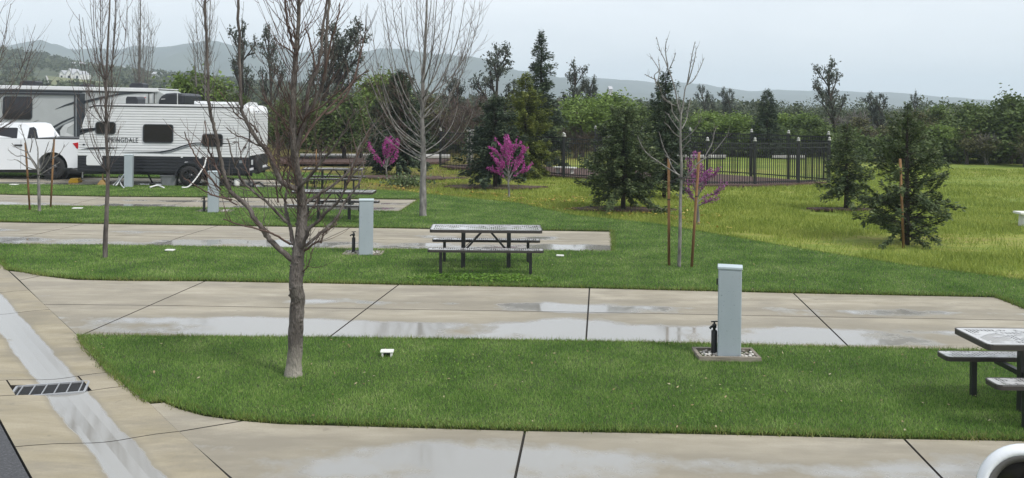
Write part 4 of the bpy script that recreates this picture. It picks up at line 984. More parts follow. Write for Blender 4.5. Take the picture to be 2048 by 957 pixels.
rads = [wid_at(i / (len(path) - 1)) * .5 for i in range(len(path))]
mb = MB(); mb.tube(path, rads, 16)
for i, p in enumerate(mb.v):                       # gnarls: swell and pinch the trunk
    v = Vector(p); c = min(path, key=lambda q: abs(q.z - v.z)); d = Vector((v.x - c.x, v.y - c.y, 0))
    k = 1 + .13 * mnoise.noise(Vector((v.x * 9, v.y * 9, v.z * 5))) + .10 * mnoise.noise(v * 26)
    if .55 < v.z < 1.1: k += .10 * mnoise.noise(v * 13)
    if v.z < .12: k += .10 * abs(mnoise.noise(Vector((math.atan2(d.y, d.x) * 1.6, 0, 2))))
    mb.v[i] = (c.x + d.x * k, c.y + d.y * k, v.z)
rr = random.Random(11)
for _ in range(34):                                # pruning scars
    z = rr.uniform(.25, 1.7); c = min(path, key=lambda q: abs(q.z - z)); r = rads[path.index(c)]; a = rr.uniform(0, 6.28)
    mb.lathe([(.001, .018), (.012, .014), (.02, .0), (.024, -.02)], (0, 0, 0), 7)
    k = 28; Mx = Vector((math.cos(a), math.sin(a), .25)).to_track_quat('Z', 'Y').to_matrix(); o_ = c + Vector((math.cos(a), math.sin(a), 0)) * r * .97
    for j in range(len(mb.v) - k, len(mb.v)): mb.v[j] = tuple(Mx @ Vector(mb.v[j]) * rr.uniform(.7, 1.2) + o_)
def hero_bark():
    m, nt, b = new_mat('gnarled_bark')
    n1 = pos_noise(nt, 7, 5, (1.5, 1.5, .5), True); n2 = pos_noise(nt, 30, 4, (2, 2, .7), True)
    c = ramp(nt, math_(nt, 'ADD', math_(nt, 'MULTIPLY', n1, .55), math_(nt, 'MULTIPLY', n2, .45)), [(.34, (.04, .033, .029)), (.5, (.105, .09, .08)), (.62, (.2, .178, .16))])
    sx = node(nt, 'SeparateXYZ'); nt.links.new(node(nt, 'TexCoord').outputs['Object'], sx.inputs[0])
    f = ramp(nt, math_(nt, 'ADD', sx.outputs[2], math_(nt, 'MULTIPLY', math_(nt, 'SUBTRACT', n2, .5), .5)), [(.12, 1.0), (.42, 0.0)])
    c = mixc(nt, math_(nt, 'MULTIPLY', f, .75), c, (.36, .33, .28))       # pale flaking collar at the base
    nt.links.new(c, b.inputs['Base Color']); b.inputs['Roughness'].default_value = .92
    bump(nt, b, math_(nt, 'ADD', n1, n2), 1.0, .03); return m
mb.build('trunk', hero_bark(), T0, True)
LIMBS = [  # (local polyline, base diameter px, tip px, depth swing)
 ([(0.007,1.266),(-0.115,1.375),(-0.254,1.527),(-0.322,1.642),(-0.395,1.757),(-0.462,1.894),(-0.562,1.991),(-0.646,2.084),(-0.686,2.221),(-0.716,2.386),(-0.757,2.633),(-0.798,2.825),(-0.822,3.018),(-0.832,3.37),(-0.848,3.838),(-0.857,4.146),(-0.862,4.531)], 12, 4, -.55),
 ([(-0.028,1.458),(-0.073,1.59),(-0.125,1.732),(-0.165,1.853),(-0.182,1.963),(-0.173,2.062),(-0.164,2.282),(-0.194,2.502)], 9, 2.5, .4),
 ([(-0.061,1.463),(-0.183,1.589),(-0.327,1.664),(-0.504,1.728),(-0.626,1.793)], 5, 2, -.5),
 ([(-0.102,1.705),(-0.22,1.852),(-0.314,1.961),(-0.392,2.038),(-0.487,2.13),(-0.549,2.239),(-0.595,2.393),(-0.652,2.623)], 6.5, 2.5, -.35),
 ([(0.014,2.075),(-0.052,2.097),(-0.146,2.161),(-0.197,2.254),(-0.237,2.381),(-0.288,2.49),(-0.366,2.588),(-0.444,2.708),(-0.523,2.878),(-0.552,3.015),(-0.562,3.373),(-0.573,3.841),(-0.577,4.149),(-0.575,4.479)], 11.5, 4.5, -.3),
 ([(-0.042,3.616),(-0.07,3.671),(-0.115,3.769),(-0.167,3.923),(-0.191,4.154),(-0.206,4.429)], 6, 4, .25),
 ([(-0.03,3.55),(-0.097,3.615),(-0.153,3.648),(-0.197,3.713)], 3.5, 2, -.2),
 ([(-0.038,3.742),(-0.051,3.907),(-0.074,4.017),(-0.092,4.122)], 3.5, 2, -.15),
 ([(-0.018,2.504),(0.035,2.714),(0.082,2.913),(0.095,3.194),(0.132,3.304),(0.17,3.382),(0.211,3.646),(0.224,3.894),(0.254,4.159),(0.284,4.462)], 9.5, 4.5, .3),
 ([(-0.006,2.394),(0.068,2.714),(0.159,2.914),(0.293,3.168),(0.352,3.351),(0.365,3.615),(0.379,3.879),(0.408,4.161),(0.432,4.464)], 9.5, 4.5, -.35),
 ([(0.17,3.382),(0.118,3.563),(0.078,3.722),(0.032,3.837),(0.004,3.936)], 4.5, 2.2, .1),
 ([(0.331,3.251),(0.384,3.445),(0.441,3.693),(0.489,3.82),(0.547,4.069)], 5, 2.6, -.2),
 ([(0.253,2.893),(0.362,2.977),(0.524,3.226),(0.587,3.513),(0.613,3.618),(0.644,3.817)], 5.5, 2.6, .25),
 ([(0.009,2.505),(0.117,2.726),(0.252,2.92),(0.421,3.115),(0.572,3.309),(0.703,3.404)], 6, 2.2, .5),
 ([(0.013,2.67),(0.143,2.886),(0.329,2.982),(0.481,3.105),(0.618,3.194)], 5, 2.2, -.5),
 ([(0.031,2.092),(0.091,2.137),(0.183,2.231),(0.287,2.343),(0.379,2.454),(0.471,2.543),(0.579,2.715),(0.65,2.842),(0.72,2.964)], 8, 2.4, -.45),
 ([(0.05,1.889),(0.121,1.933),(0.263,2.029),(0.416,2.141),(0.551,2.296),(0.615,2.517),(0.696,2.667),(0.771,2.783)], 8, 2.4, .5),
 ([(0.055,1.432),(0.104,1.471),(0.19,1.659),(0.31,1.765),(0.435,1.893),(0.555,2.005),(0.646,2.193),(0.738,2.315),(0.825,2.415)], 9.5, 2.4, -.5),
 ([(0.044,1.404),(0.099,1.438),(0.235,1.566),(0.388,1.705),(0.495,1.91),(0.631,2.099),(0.678,2.254),(0.693,2.458)], 8.5, 2.2, .35),
 ([(0.061,1.377),(0.143,1.422),(0.214,1.483),(0.285,1.517),(0.318,1.512),(0.35,1.617),(0.421,1.673),(0.497,1.723)], 5.5, 2, -.25),
 ([(0.635,2.171),(0.71,2.375),(0.796,2.569),(0.887,2.768)], 3.6, 1.8, -.1),
 ([(0.042,1.112),(0.102,1.179),(0.151,1.224),(0.183,1.29),(0.21,1.379),(0.236,1.45)], 3.4, 1.6, -.2),
 ([(-0.685,2.089),(-0.769,2.204),(-0.892,2.389),(-0.954,2.548),(-1.011,2.702)], 4, 2, -.2),
 ([(-0.698,2.249),(-0.787,2.358),(-0.837,2.407),(-0.888,2.56),(-0.935,2.807)], 4, 2, .2),
 ([(-0.579,1.986),(-0.673,2.029),(-0.75,2.066),(-0.873,2.158),(-0.967,2.234)], 4, 1.8, -.3),
 ([(-0.523,1.937),(-0.673,1.99),(-0.783,2.055),(-0.873,2.158)], 3, 1.6, .3),
 ([(-0.675,2.21),(-0.753,2.314),(-0.793,2.396),(-0.832,2.478)], 3, 1.6, .1),
 ([(-0.342,1.939),(-0.481,2.114),(-0.588,2.25),(-0.678,2.441),(-0.723,2.562),(-0.806,2.561)], 3.2, 1.6, .3),
 ([(-0.198,1.924),(-0.25,2.116),(-0.264,2.336),(-0.294,2.556),(-0.351,2.71)], 4, 1.8, .4),
 ([(-0.172,2.051),(-0.164,2.255),(-0.116,2.421),(-0.129,2.613)], 3.6, 1.8, .3),
 ([(-0.433,2.692),(-0.473,2.774),(-0.572,2.839),(-0.639,2.915),(-0.723,3.046),(-0.768,3.128)], 3.6, 1.7, -.25),
 ([(-0.304,2.517),(-0.404,2.555),(-0.515,2.636),(-0.598,2.663),(-0.681,2.744)], 3.2, 1.6, -.3),
 ([(-0.259,2.419),(-0.228,2.612),(-0.269,2.777),(-0.298,2.914),(-0.382,3.023)], 3.4, 1.6, .3),
 ([(0.055,2.835),(-0.024,2.972),(-0.107,3.01),(-0.19,3.108),(-0.258,3.245)], 3.6, 1.8, .2),
 ([(-0.021,2.724),(-0.132,2.861),(-0.233,2.97),(-0.3,3.106)], 3.4, 1.6, -.3),
]
pxm = hy / 1800
for i, (pl_, w0, w1, dy) in enumerate(LIMBS):
    n = len(pl_); rr = random.Random(100 + i)
    pth = smooth_path([(a, dy * (k / (n - 1)) ** .8, b) for k, (a, b) in enumerate(pl_)], 5)
    pth = [p + Vector((rr.gauss(0, .004), rr.gauss(0, .004), 0)) for p in pth]
    if i in (10, 11, 12, 20): pth = [p + Vector((0, {10: .18, 11: -.25, 12: .3, 20: -.4}[i], 0)) for p in pth]
    if i in (22, 23, 24, 25, 26): pth = [p + Vector((0, -.42, 0)) for p in pth]
    bm_ = MB(); bm_.tube(pth, taper(len(pth), w0 * pxm / 2, w1 * pxm / 2, .85), 8)
    for j in range(2, len(pth), 3):            # bud nodes
        bm_.lathe([(.001, .012), (.006, .0), (.001, -.012)], tuple(pth[j] + Vector((rr.gauss(0, .3), rr.gauss(0, .3), 0)) * w1 * pxm), 5)
    ln = sum((pth[k+1] - pth[k]).length for k in range(len(pth) - 1))
    twigs_on(bm_, pth, .0055, rr, int(ln * (14 if w0 > 5 else 10)), .07, .5, .12, .6, 1 if w0 > 7 else 0, .0043, .9)
    bm_.build('branch', M['bark'] if w0 > 6 else M['twig'], T0, True)
cr = MB(); rr = random.Random(5)                   # crowded thin shoots about the leader
core = [p for p in path if 1.6 < p.z < 4.6]
twigs_on(cr, core, .005, rr, 120, .3, 1.05, .0, .75, 2, .0046, 1.0)
tag(cr.build('shoots', M['twig'], T0, True), kind='stuff')

# ---------------------------------------------------------------- vase-shaped bare trees
def vase_tree(name, label, base, trunk, r0, r1, limbs, seed, mat, tmat, tw=(16, .25, .8), tr=.004, lr=.018, group=None, sub=2, depth=.8, twz=.8):
    t = thing(name, label, 'tree', (base[0], base[1], 0), 0, group)
    rr = random.Random(seed)
    tp = smooth_path([(a, 0, b) for a, b in trunk], 6); mb = MB(); mb.tube(tp, taper(len(tp), r0, r1, .8), 12)
    for i, p in enumerate(mb.v):
        v = Vector(p); k = 1 + .16 * mnoise.noise(Vector((v.x * 9, v.y * 9, v.z * 4)));
        c = min(tp, key=lambda q: abs(q.z - v.z)); mb.v[i] = (c.x + (v.x - c.x) * k, c.y + (v.y - c.y) * k, v.z)
    mb.build('trunk', mat, t, True)
    lb, tg = MB(), MB()
    for (za, ex, ez) in limbs:
        c = min(tp, key=lambda q: abs(q.z - za)); e = Vector((ex, rr.uniform(-depth, depth), ez)); d = e - c
        m1 = c + Vector((d.x * .45, d.y * .45, d.z * .22)); m2 = c + Vector((d.x * .82, d.y * .82, d.z * .58))
        L = d.length; k0 = lr * rr.uniform(.75, 1.2) * min(1.3, .4 + L * .25)
        pth = smooth_path([c, m1 + Vector((rr.gauss(0, .04),) * 3) * L * .3, m2, e], 6)
        lb.tube(pth, taper(len(pth), k0, tr * 1.2, .7), 6, False)
        twigs_on(tg, pth, tr, rr, int(tw[0] * L / 2), tw[1], tw[2], .15, twz, sub, tr, .75)
    twigs_on(tg, tp, tr, rr, int(tw[0] * .5), tw[1], tw[2] * .8, .45, .9, sub, tr, .8)
    lb.build('limbs', mat, t, True); tag(tg.build('twigs', tmat, t, True), kind='stuff')
    return t
b_ = (-2.381,24.427)
L2 = []
for q, ys in (((718,45),300), ((730,35),280), ((745,-5),262), ((772,-20),240), ((800,-30),215), ((760,60),270), ((785,-50),200), ((820,-60),180), ((840,-80),160), ((862,-80),150), ((880,-60),170), ((905,-40),190),
              ((925,-20),210), ((945,-10),230), ((958,0),200), ((948,58),240), ((938,52),262), ((925,90),275), ((740,100),290), ((850,-60),230), ((870,-50),240), ((810,20),190), ((890,20),200), ((900,60),240)):
    L2.append((q, ys))
LOWL = [(-1.294,2.726),(-1.234,3.433),(-1.516,3.131),(-1.046,3.571),(-1.249,3.541),(1.377,2.961),(0.874,3.023),(0.762,3.375),(1.107,2.89),(0.561,3.114),(-0.663,3.304),(-0.324,3.375)]
limbs2 = []
T2X, T2Y = b_
def tl2(px, py): return ((px - 846 + (434 - 215) * -.0) / 1800 * T2Y, 3 - (py - 215 - (px - 1024) * -.0117 * -1) / 1800 * T2Y)
for q, ys in L2:
    a = tl2(*q); z0_ = tl2(846, ys)[1]; limbs2.append((z0_, a[0], a[1]))
for k, e in enumerate(LOWL): limbs2.append((tl2(846, (316, 300, 322, 310, 318, 320, 305, 300, 316, 290, 295, 280)[k])[1], e[0], e[1]))
vase_tree('bare_tree', 'tall grey bare tree with a wide fan of fine twigs, behind the slanted pad end', b_,
          [(0.001,-0.027),(-0.005,0.461),(-0.011,1.004),(-0.004,1.574),(-0.024,2.09),(-0.058,2.632),(-0.05,3.175),(-0.031,3.854),(0.002,4.533),(0.021,5.212),(0.04,5.89),(0.056,6.841)], .105, .02, limbs2, 21, M['bark_pale'], M['twig'], (8, .3, 1.1), .0044, .020, sub=2, depth=1.3, twz=.5)
s_ = (-7.78,17.28)
S3 = [([(-0.001,2.573)][0][1], *e) for e in [(-0.607,4.294),(-0.487,4.679),(-0.348,5.161),(-0.206,5.355),(-0.046,5.549),(0.084,5.166),(0.231,4.88),(0.312,4.497),(0.278,4.976),(-0.429,3.816),(-0.569,3.526)]]
S3 += [([(0.01,1.661)][0][1], *e) for e in [(-0.304,3.001),(-0.368,2.713),(-0.23,3.242),(0.221,2.48),(0.255,2.816),(-0.168,2.091),(0.17,3.535)]]
S3 += [([(0.018,3.389)][0][1], *e) for e in [(-0.505,4.631),(-0.249,4.874),(0.056,5.07),(0.293,4.545),(0.182,4.975),(-0.109,5.26)]]
vase_tree('bare_tree', 'slim grey bare tree in the lawn before the left part of the travel trailer', s_,
          [(0,-0.019),(0.005,0.365),(0.019,0.845),(0.033,1.325),(0.037,1.805),(0.002,2.285),(-0.014,2.861),(-0.012,3.533),(0.009,4.205),(0.031,4.781),(0.041,5.55)], .05, .012, S3, 33, M['bark'], M['twig'], (9, .2, .6), .0042, .011, sub=1, depth=.45)
for k, (bx, top, hw, Y, sd, lb) in enumerate(((277, -25, 24, 50, 3, 'thin bare poplar-like tree rising behind the grey camper'), (408, -30, 26, 50, 4, 'thin bare pale tree rising behind the roof rack of the travel trailer'))):
    cx, _ = ((-20.711,-0.437) if k == 0 else (-17.073,-0.394))
    s = Y / 1800; zt = 3 + (205 - top) * s; rr = random.Random(sd)
    lm = [(rr.uniform(1.2, zt * .65), rr.uniform(-hw, hw) * s, rr.uniform(zt * .55, zt)) for _ in range(16)]
    vase_tree('bare_tree', lb, (cx, Y), [(0, 0), (.03, 2), (.0, 4), (.02, 6), (.0, zt)], .09, .02, lm, sd, M['twig_grey'], M['twig_grey'], (8, .4, 1.2), .008, .022, sub=1, depth=.7)
# tree standing left of the frame; its twigs hang into the upper left corner
e_ = (-12.2, 19.6)
rr = random.Random(8)
lm = [(rr.uniform(1.7, 3.2), rr.uniform(.2, 2.05), rr.uniform(3.0, 6.2)) for _ in range(12)] + [(rr.uniform(1.5, 3), rr.uniform(-1.9, .2), rr.uniform(3.2, 6.4)) for _ in range(9)]
vase_tree('bare_tree', 'bare tree reaching its twigs into the upper left corner', e_, [(0, 0), (.03, 1.2), (0, 2.4), (.05, 4), (.02, 6)], .09, .02, lm, 9, M['bark'], M['twig'], (12, .3, .9), .005, .02, sub=1, depth=1.0)

# ---------------------------------------------------------------- staked saplings
def sapling(label, base, trunk, r0, r1, limbs, seed, mat, tmat, rw, tw):
    t = thing('sapling', label, 'sapling', (base[0], base[1], 0))
    rr = random.Random(seed); tp = smooth_path([(a, 0, b) for a, b in trunk], 5)
    MB().tube(tp, taper(len(tp), r0, r1), 8).build('trunk', mat, t, True)
    lb, tg = MB(), MB()
    for pl_ in limbs:
        n = len(pl_); dy = rr.uniform(-.35, .35); pth = smooth_path([(a, dy * k / (n-1), b) for k, (a, b) in enumerate(pl_)], 5)
        L = sum((pth[i+1] - pth[i]).length for i in range(len(pth) - 1))
        lb.tube(pth, taper(len(pth), rw * min(1, .45 + L * .4), rw * .32), 6, False)
        twigs_on(tg, pth, tw, rr, int(L * 7), .04, .22, .3, .6, 0, tw, .8)
        for p in pth[len(pth)//2::2]: tg.lathe([(.001, .014), (.008, 0), (.001, -.012)], tuple(p + Vector((rr.gauss(0, .012), rr.gauss(0, .012), 0))), 5)
    lb.build('limbs', mat, t, True); tag(tg.build('twigs', tmat, t, True), kind='stuff'); return t
def stake(label, base, top_z, lean, r=.024, square=False):
    t = thing('wooden_stake', label, 'stake', (base[0], base[1], 0), 0, 'brown stakes beside young trees')
    MB().tube([(0, 0, -.05), (lean * .5, 0, top_z * .5), (lean, 0, top_z - .004), (lean, 0, top_z)], [r, r, r, r * .8], 8).build('post', M['stake'], t, True)
    MB().lathe([(r * 1.02, -.012), (r * 1.02, .012)], (lean * .62, 0, top_z * .62), 8).build('band', M['rubber_tie'], t)
    return t
sapling('pale staked sapling between two tall brown stakes at right of centre', (3.195,16.978),
    [(-0.009,-0.01),(0.002,0.632),(0.004,1.292),(0.016,1.858),(-0.008,2.33),(-0.012,2.613),(-0.006,2.943)], .036, .015,
    [[(-0.001,1.745),(-0.201,1.856),(-0.41,1.995),(-0.619,2.134),(-0.743,2.274),(-0.85,2.49)], [(-0.011,1.717),(-0.154,1.904),(-0.242,2.12),(-0.3,2.232),(-0.348,2.373),(-0.398,2.561)],
     [(0.019,1.651),(0.177,1.813),(0.316,2.003),(0.55,2.176),(0.708,2.385),(0.828,2.575)], [(0.438,2.09),(0.586,2.337),(0.64,2.545),(0.695,2.687)],
     [(-0.029,2.471),(-0.162,2.564),(-0.267,2.685),(-0.362,2.75)], [(0.01,2.387),(0.168,2.539),(0.28,2.692),(0.335,2.862)], [(0.016,2.632),(0.118,2.803),(0.163,2.973),(0.236,3.219)],
     [(-0.015,2.915),(-0.054,3.037),(-0.105,3.319),(-0.184,3.601),(-0.242,3.742),(-0.3,3.911),(-0.397,4.118),(-0.466,4.371)], [(-0.261,3.798),(-0.321,4.024),(-0.341,4.194),(-0.324,4.307)], [(-0.233,3.761),(-0.187,3.912),(-0.17,4.045)],
     [(-0.005,2.896),(0.031,3.038),(0.057,3.227),(0.101,3.444),(0.214,3.521),(0.343,3.721),(0.453,3.986)], [(0.101,3.463),(0.126,3.746),(0.151,4.03),(0.177,4.256)], [(0.12,3.501),(0.192,3.766),(0.236,3.983),(0.253,4.144)],
     [(0.004,2.915),(-0.046,3.131),(-0.086,3.319)], [(-0.042,2.763),(-0.176,2.941),(-0.216,3.11),(-0.329,3.175),(-0.425,3.315),(-0.465,3.456)], [(-0.102,3.064),(-0.253,3.119),(-0.406,3.25)], [(-0.465,3.438),(-0.523,3.626),(-0.449,3.74),(-0.603,3.974)], [(-0.456,3.504),(-0.412,3.74),(-0.442,3.947)], [(-0.485,3.551),(-0.617,3.596),(-0.731,3.642)],
     [(-0.03,2.594),(-0.117,2.725),(-0.174,2.818),(-0.213,2.912)], [(0.021,2.236),(0.095,2.35),(0.17,2.426)], [(-0.051,1.952),(-0.203,2.063),(-0.317,2.138)]],
    4, M['bark_pale'], M['twig_grey'], .016, .0035)
k1, k2 = (3.023,17.126), (3.424,16.993)
stake('tall brown stake left of the pale staked sapling', k1, (2.948,2.062)[1], -.03, .027)
stake('tall brown stake leaning right beside the pale staked sapling', k2, (3.514,2.191)[1], .12, .027)
tt = MB(); tx, ty = (3.195,16.978); zt = (3.189,1.715)[1]
tt.tube([(k1[0]-.03, ty, zt-.1), ((k1[0]+tx)/2, ty-.03, zt-.03), (tx, ty-.04, zt), (k2[0]+.06, ty-.03, zt-.02)], .011, 5)
o = tt.build('tree_tie', M['rubber_tie']); tag(o, 'dark rubber tie holding the pale sapling between its stakes', 'tree tie')
sapling('small pale staked sapling in the lawn before the pickup truck', (-12.791,24.43),
    [(0,-0.014),(-0.02,0.475),(-0.04,1.017),(-0.041,1.126)], .045, .03,
    [[(-0.04,1.085),(-0.138,1.288),(-0.275,1.449),(-0.44,1.624),(-0.686,1.716),(-0.891,1.849)], [(-0.041,1.112),(-0.193,1.396),(-0.277,1.626),(-0.308,1.897),(-0.365,2.167),(-0.395,2.371)], [(-0.041,1.126),(-0.031,1.425),(-0.007,1.697),(-0.037,1.941),(-0.054,2.212)],
     [(-0.027,1.072),(0.161,1.237),(0.322,1.456),(0.427,1.702),(0.506,1.933),(0.613,2.111)], [(-0.027,1.099),(0.106,1.359),(0.198,1.631),(0.303,1.904)], [(-0.248,1.422),(-0.439,1.529),(-0.602,1.527),(-0.794,1.687)], [(-0.277,1.626),(-0.172,1.898),(-0.148,2.129)], [(0.322,1.456),(0.51,1.621),(0.589,1.839)], [(0.001,1.018),(0.216,1.183),(0.431,1.362)], [(-0.068,1.153),(-0.273,1.218),(-0.465,1.393),(-0.547,1.446)]],
    6, M['bark_pale'], M['twig_grey'], .024, .006)
stake('brown stake leaning left of the small sapling before the pickup', (-13.155,24.628), (-13.259,1.878)[1], -.15, .027)
stake('brown stake right of the small sapling before the pickup', (-12.979,25.378), (-12.674,1.952)[1], .08, .027)
tt = MB(); c = (-12.791,24.43); zt = (-12.787,0.952)[1]
tt.tube([(c[0]-.32, c[1]-.05, zt+.0), (c[0], c[1]-.06, zt+.06), (c[0]+.33, c[1]-.05, zt+.08)], .014, 5)
tag(tt.build('tree_tie', M['rubber_tie']), 'dark tie round the small sapling before the pickup', 'tree tie')
stake('brown stake standing in front of the ragged conifer at right', (8.742,20.013), (8.602,1.956)[1], -.10, .030)
stake('thin pale stake beyond the two far picnic tables', (-8.64,39.83), (-8.884,1.051)[1], .0, .03)

# ---------------------------------------------------------------- redbuds
M['bloom'] = leaf_mat('magenta_blossom', [(0, (0.22, 0.02, 0.15)), (0.4, (0.46, 0.06, 0.32)), (0.75, (0.60, 0.12, 0.44)), (1, (0.72, 0.28, 0.6))], .35, .3, 3)
M['bloom_pale'] = leaf_mat('pink_blossom', [(0, (0.16, 0.04, 0.13)), (0.4, (0.29, 0.08, 0.25)), (0.75, (0.38, 0.14, 0.33)), (1, (0.5, 0.27, 0.45))], .35, .3, 3)
def redbud(label, base, trunk, limbs, seed, mat, r0, dens=170, size=.03, puff=.05, sub=4):
    t = thing('redbud_tree', label, 'tree', (base[0], base[1], 0)); rr = random.Random(seed)
    tp = smooth_path([(a, 0, b) for a, b in trunk], 5); MB().tube(tp, taper(len(tp), r0, r0 * .5), 8).build('trunk', M['bark_pale'], t, True)
    lb, C = MB(), []
    def bloom(pth, t0=.3):
        for i in range(int(len(pth) * t0), len(pth) - 1):
            L = (pth[i+1] - pth[i]).length
            for _ in range(max(1, int(dens * L))):
                C.append(pth[i].lerp(pth[i+1], rr.random()) + Vector((rr.gauss(0, puff), rr.gauss(0, puff), rr.gauss(0, puff))))
    for pl_ in limbs:
        n = len(pl_); dy = rr.uniform(-.5, .5); pth = smooth_path([(a, dy * k / (n-1), b) for k, (a, b) in enumerate(pl_)], 5)
        lb.tube(pth, taper(len(pth), r0 * .5, .006), 5, False); bloom(pth)
        for _ in range(sub):
            i = rr.randrange(len(pth)//3, len(pth) - 1); d = (pth[i+1] - pth[i]).normalized()
            v = (d + Vector((rr.gauss(0, .6), rr.gauss(0, .6), rr.uniform(0, .6)))).normalized(); q = [pth[i]]; l = rr.uniform(.15, .45)
            for k in range(4): v = (v + Vector((0, 0, .15))).normalized(); q.append(q[-1] + v * l / 4)
            lb.tube(q, taper(5, .008, .004), 4, False); bloom(q, .0)
    lb.build('limbs', M['bark_pale'], t, True)
    C = np.array([tuple(p) for p in C])
    np_obj('blossom', loose_leaves(C, size, .8), 4, mat, t); return t
redbud('magenta redbud at centre, in front of the dark conifer', (-0.065,29.99), [(0,-0.017),(-0.003,0.25),(-0.022,0.45),(-0.042,0.749)],
   [[(-0.023,0.583),(-0.046,1.083),(-0.068,1.582),(-0.157,2.048)], [(-0.025,0.75),(-0.18,1.164),(-0.35,1.412),(-0.552,1.576)], [(-0.025,0.716),(0.12,1.168),(0.35,1.387),(0.482,1.555)], [(-0.023,0.516),(-0.241,0.714),(-0.476,0.828),(-0.593,0.826)],
    [(-0.006,0.516),(0.225,0.752),(0.456,0.888),(0.622,0.924)], [(-0.046,1.083),(-0.234,1.497),(-0.32,1.746)], [(-0.029,1.083),(0.116,1.501),(0.246,1.752)], [(-0.024,0.666),(-0.311,0.946),(-0.43,1.161)], [(-0.008,0.666),(0.255,1.003),(0.453,1.172)],
    [(-0.026,0.833),(-0.116,1.415),(-0.155,1.831),(-0.123,1.998)], [(-0.027,0.916),(0.033,1.5),(-0.005,1.833)], [(-0.007,0.583),(0.156,0.918),(0.285,1.253),(0.384,1.338)], [(-0.043,0.833),(-0.246,1.08),(-0.481,1.277)]], 1, M['bloom'], .04, 170, .022, .024, 4)
redbud('magenta redbud at left, beside the round dark conifer', (-4.968,36.02), [(0,0),(-0.024,0.34),(-0.047,0.6)],
   [[(-0.047,0.56),(-0.132,1.039),(-0.216,1.338),(-0.059,1.64)], [(-0.047,0.56),(0.148,1.042),(0.304,1.344),(0.422,1.586)], [(-0.067,0.56),(-0.351,0.937),(-0.534,1.195),(-0.696,1.333)], [(-0.046,0.52),(0.27,0.844),(0.446,1.246)], [(-0.048,0.64),(0.027,1.141),(0.101,1.642)],
    [(-0.066,0.48),(-0.289,0.737),(-0.531,0.914)], [(-0.027,0.56),(0.106,1.242),(0.223,1.484)]], 2, M['bloom'], .04, 150, .025, .028, 4)
redbud('thin pale pink redbud behind the staked sapling', (4.895,23.516), [(0.001,-0.013),(-0.002,0.248),(-0.018,0.483),(-0.033,0.64)],
   [[(-0.033,0.588),(-0.089,0.966),(-0.171,1.291),(-0.227,1.552)], [(-0.019,0.575),(0.149,0.707),(0.357,0.775),(0.526,0.829)], [(-0.02,0.64),(0.041,0.967),(0.169,1.23),(0.35,1.402)], [(-0.02,0.666),(0.014,1.098),(0.063,1.36),(0.138,1.661)],
    [(-0.032,0.535),(-0.165,0.704),(-0.271,0.898)], [(-0.005,0.483),(0.177,0.577),(0.307,0.618)], [(-0.021,0.705),(0.106,1.033),(0.195,1.27)], [(-0.035,0.77),(-0.065,1.162),(-0.147,1.422)], [(0.041,1.006),(0.196,1.191),(0.404,1.272)]], 5, M['bloom_pale'], .045, 150, .022, .028, 3)

# ---------------------------------------------------------------- conifers
CON = [(0, (0.035, 0.058, 0.027)), (0.35, (0.072, 0.105, 0.045)), (0.7, (0.13, 0.17, 0.072)), (1, (0.26, 0.29, 0.14))]
M['needle'] = leaf_mat('conifer_sprays', CON, .2, .35, 1.1)
M['needle_dark'] = leaf_mat('dark_conifer_sprays', [(0, (0.026, 0.044, 0.03)), (0.45, (0.055, 0.083, 0.05)), (0.8, (0.10, 0.134, 0.076)), (1, (0.19, 0.21, 0.125))], .15, .35, 1.1)
M['needle_gold'] = leaf_mat('yellow_green_sprays', [(0, (0.06, 0.085, 0.022)), (0.4, (0.13, 0.165, 0.036)), (0.75, (0.21, 0.24, 0.055)), (1, (0.32, 0.33, 0.11))], .3, .35, 1.1)
def interp(tab, x):
    if x <= tab[0][0]: return tab[0][1]
    for (a, b), (c, d) in zip(tab, tab[1:]):
        if x <= c: return b + (d - b) * (x - a) / (c - a)
    return tab[-1][1]
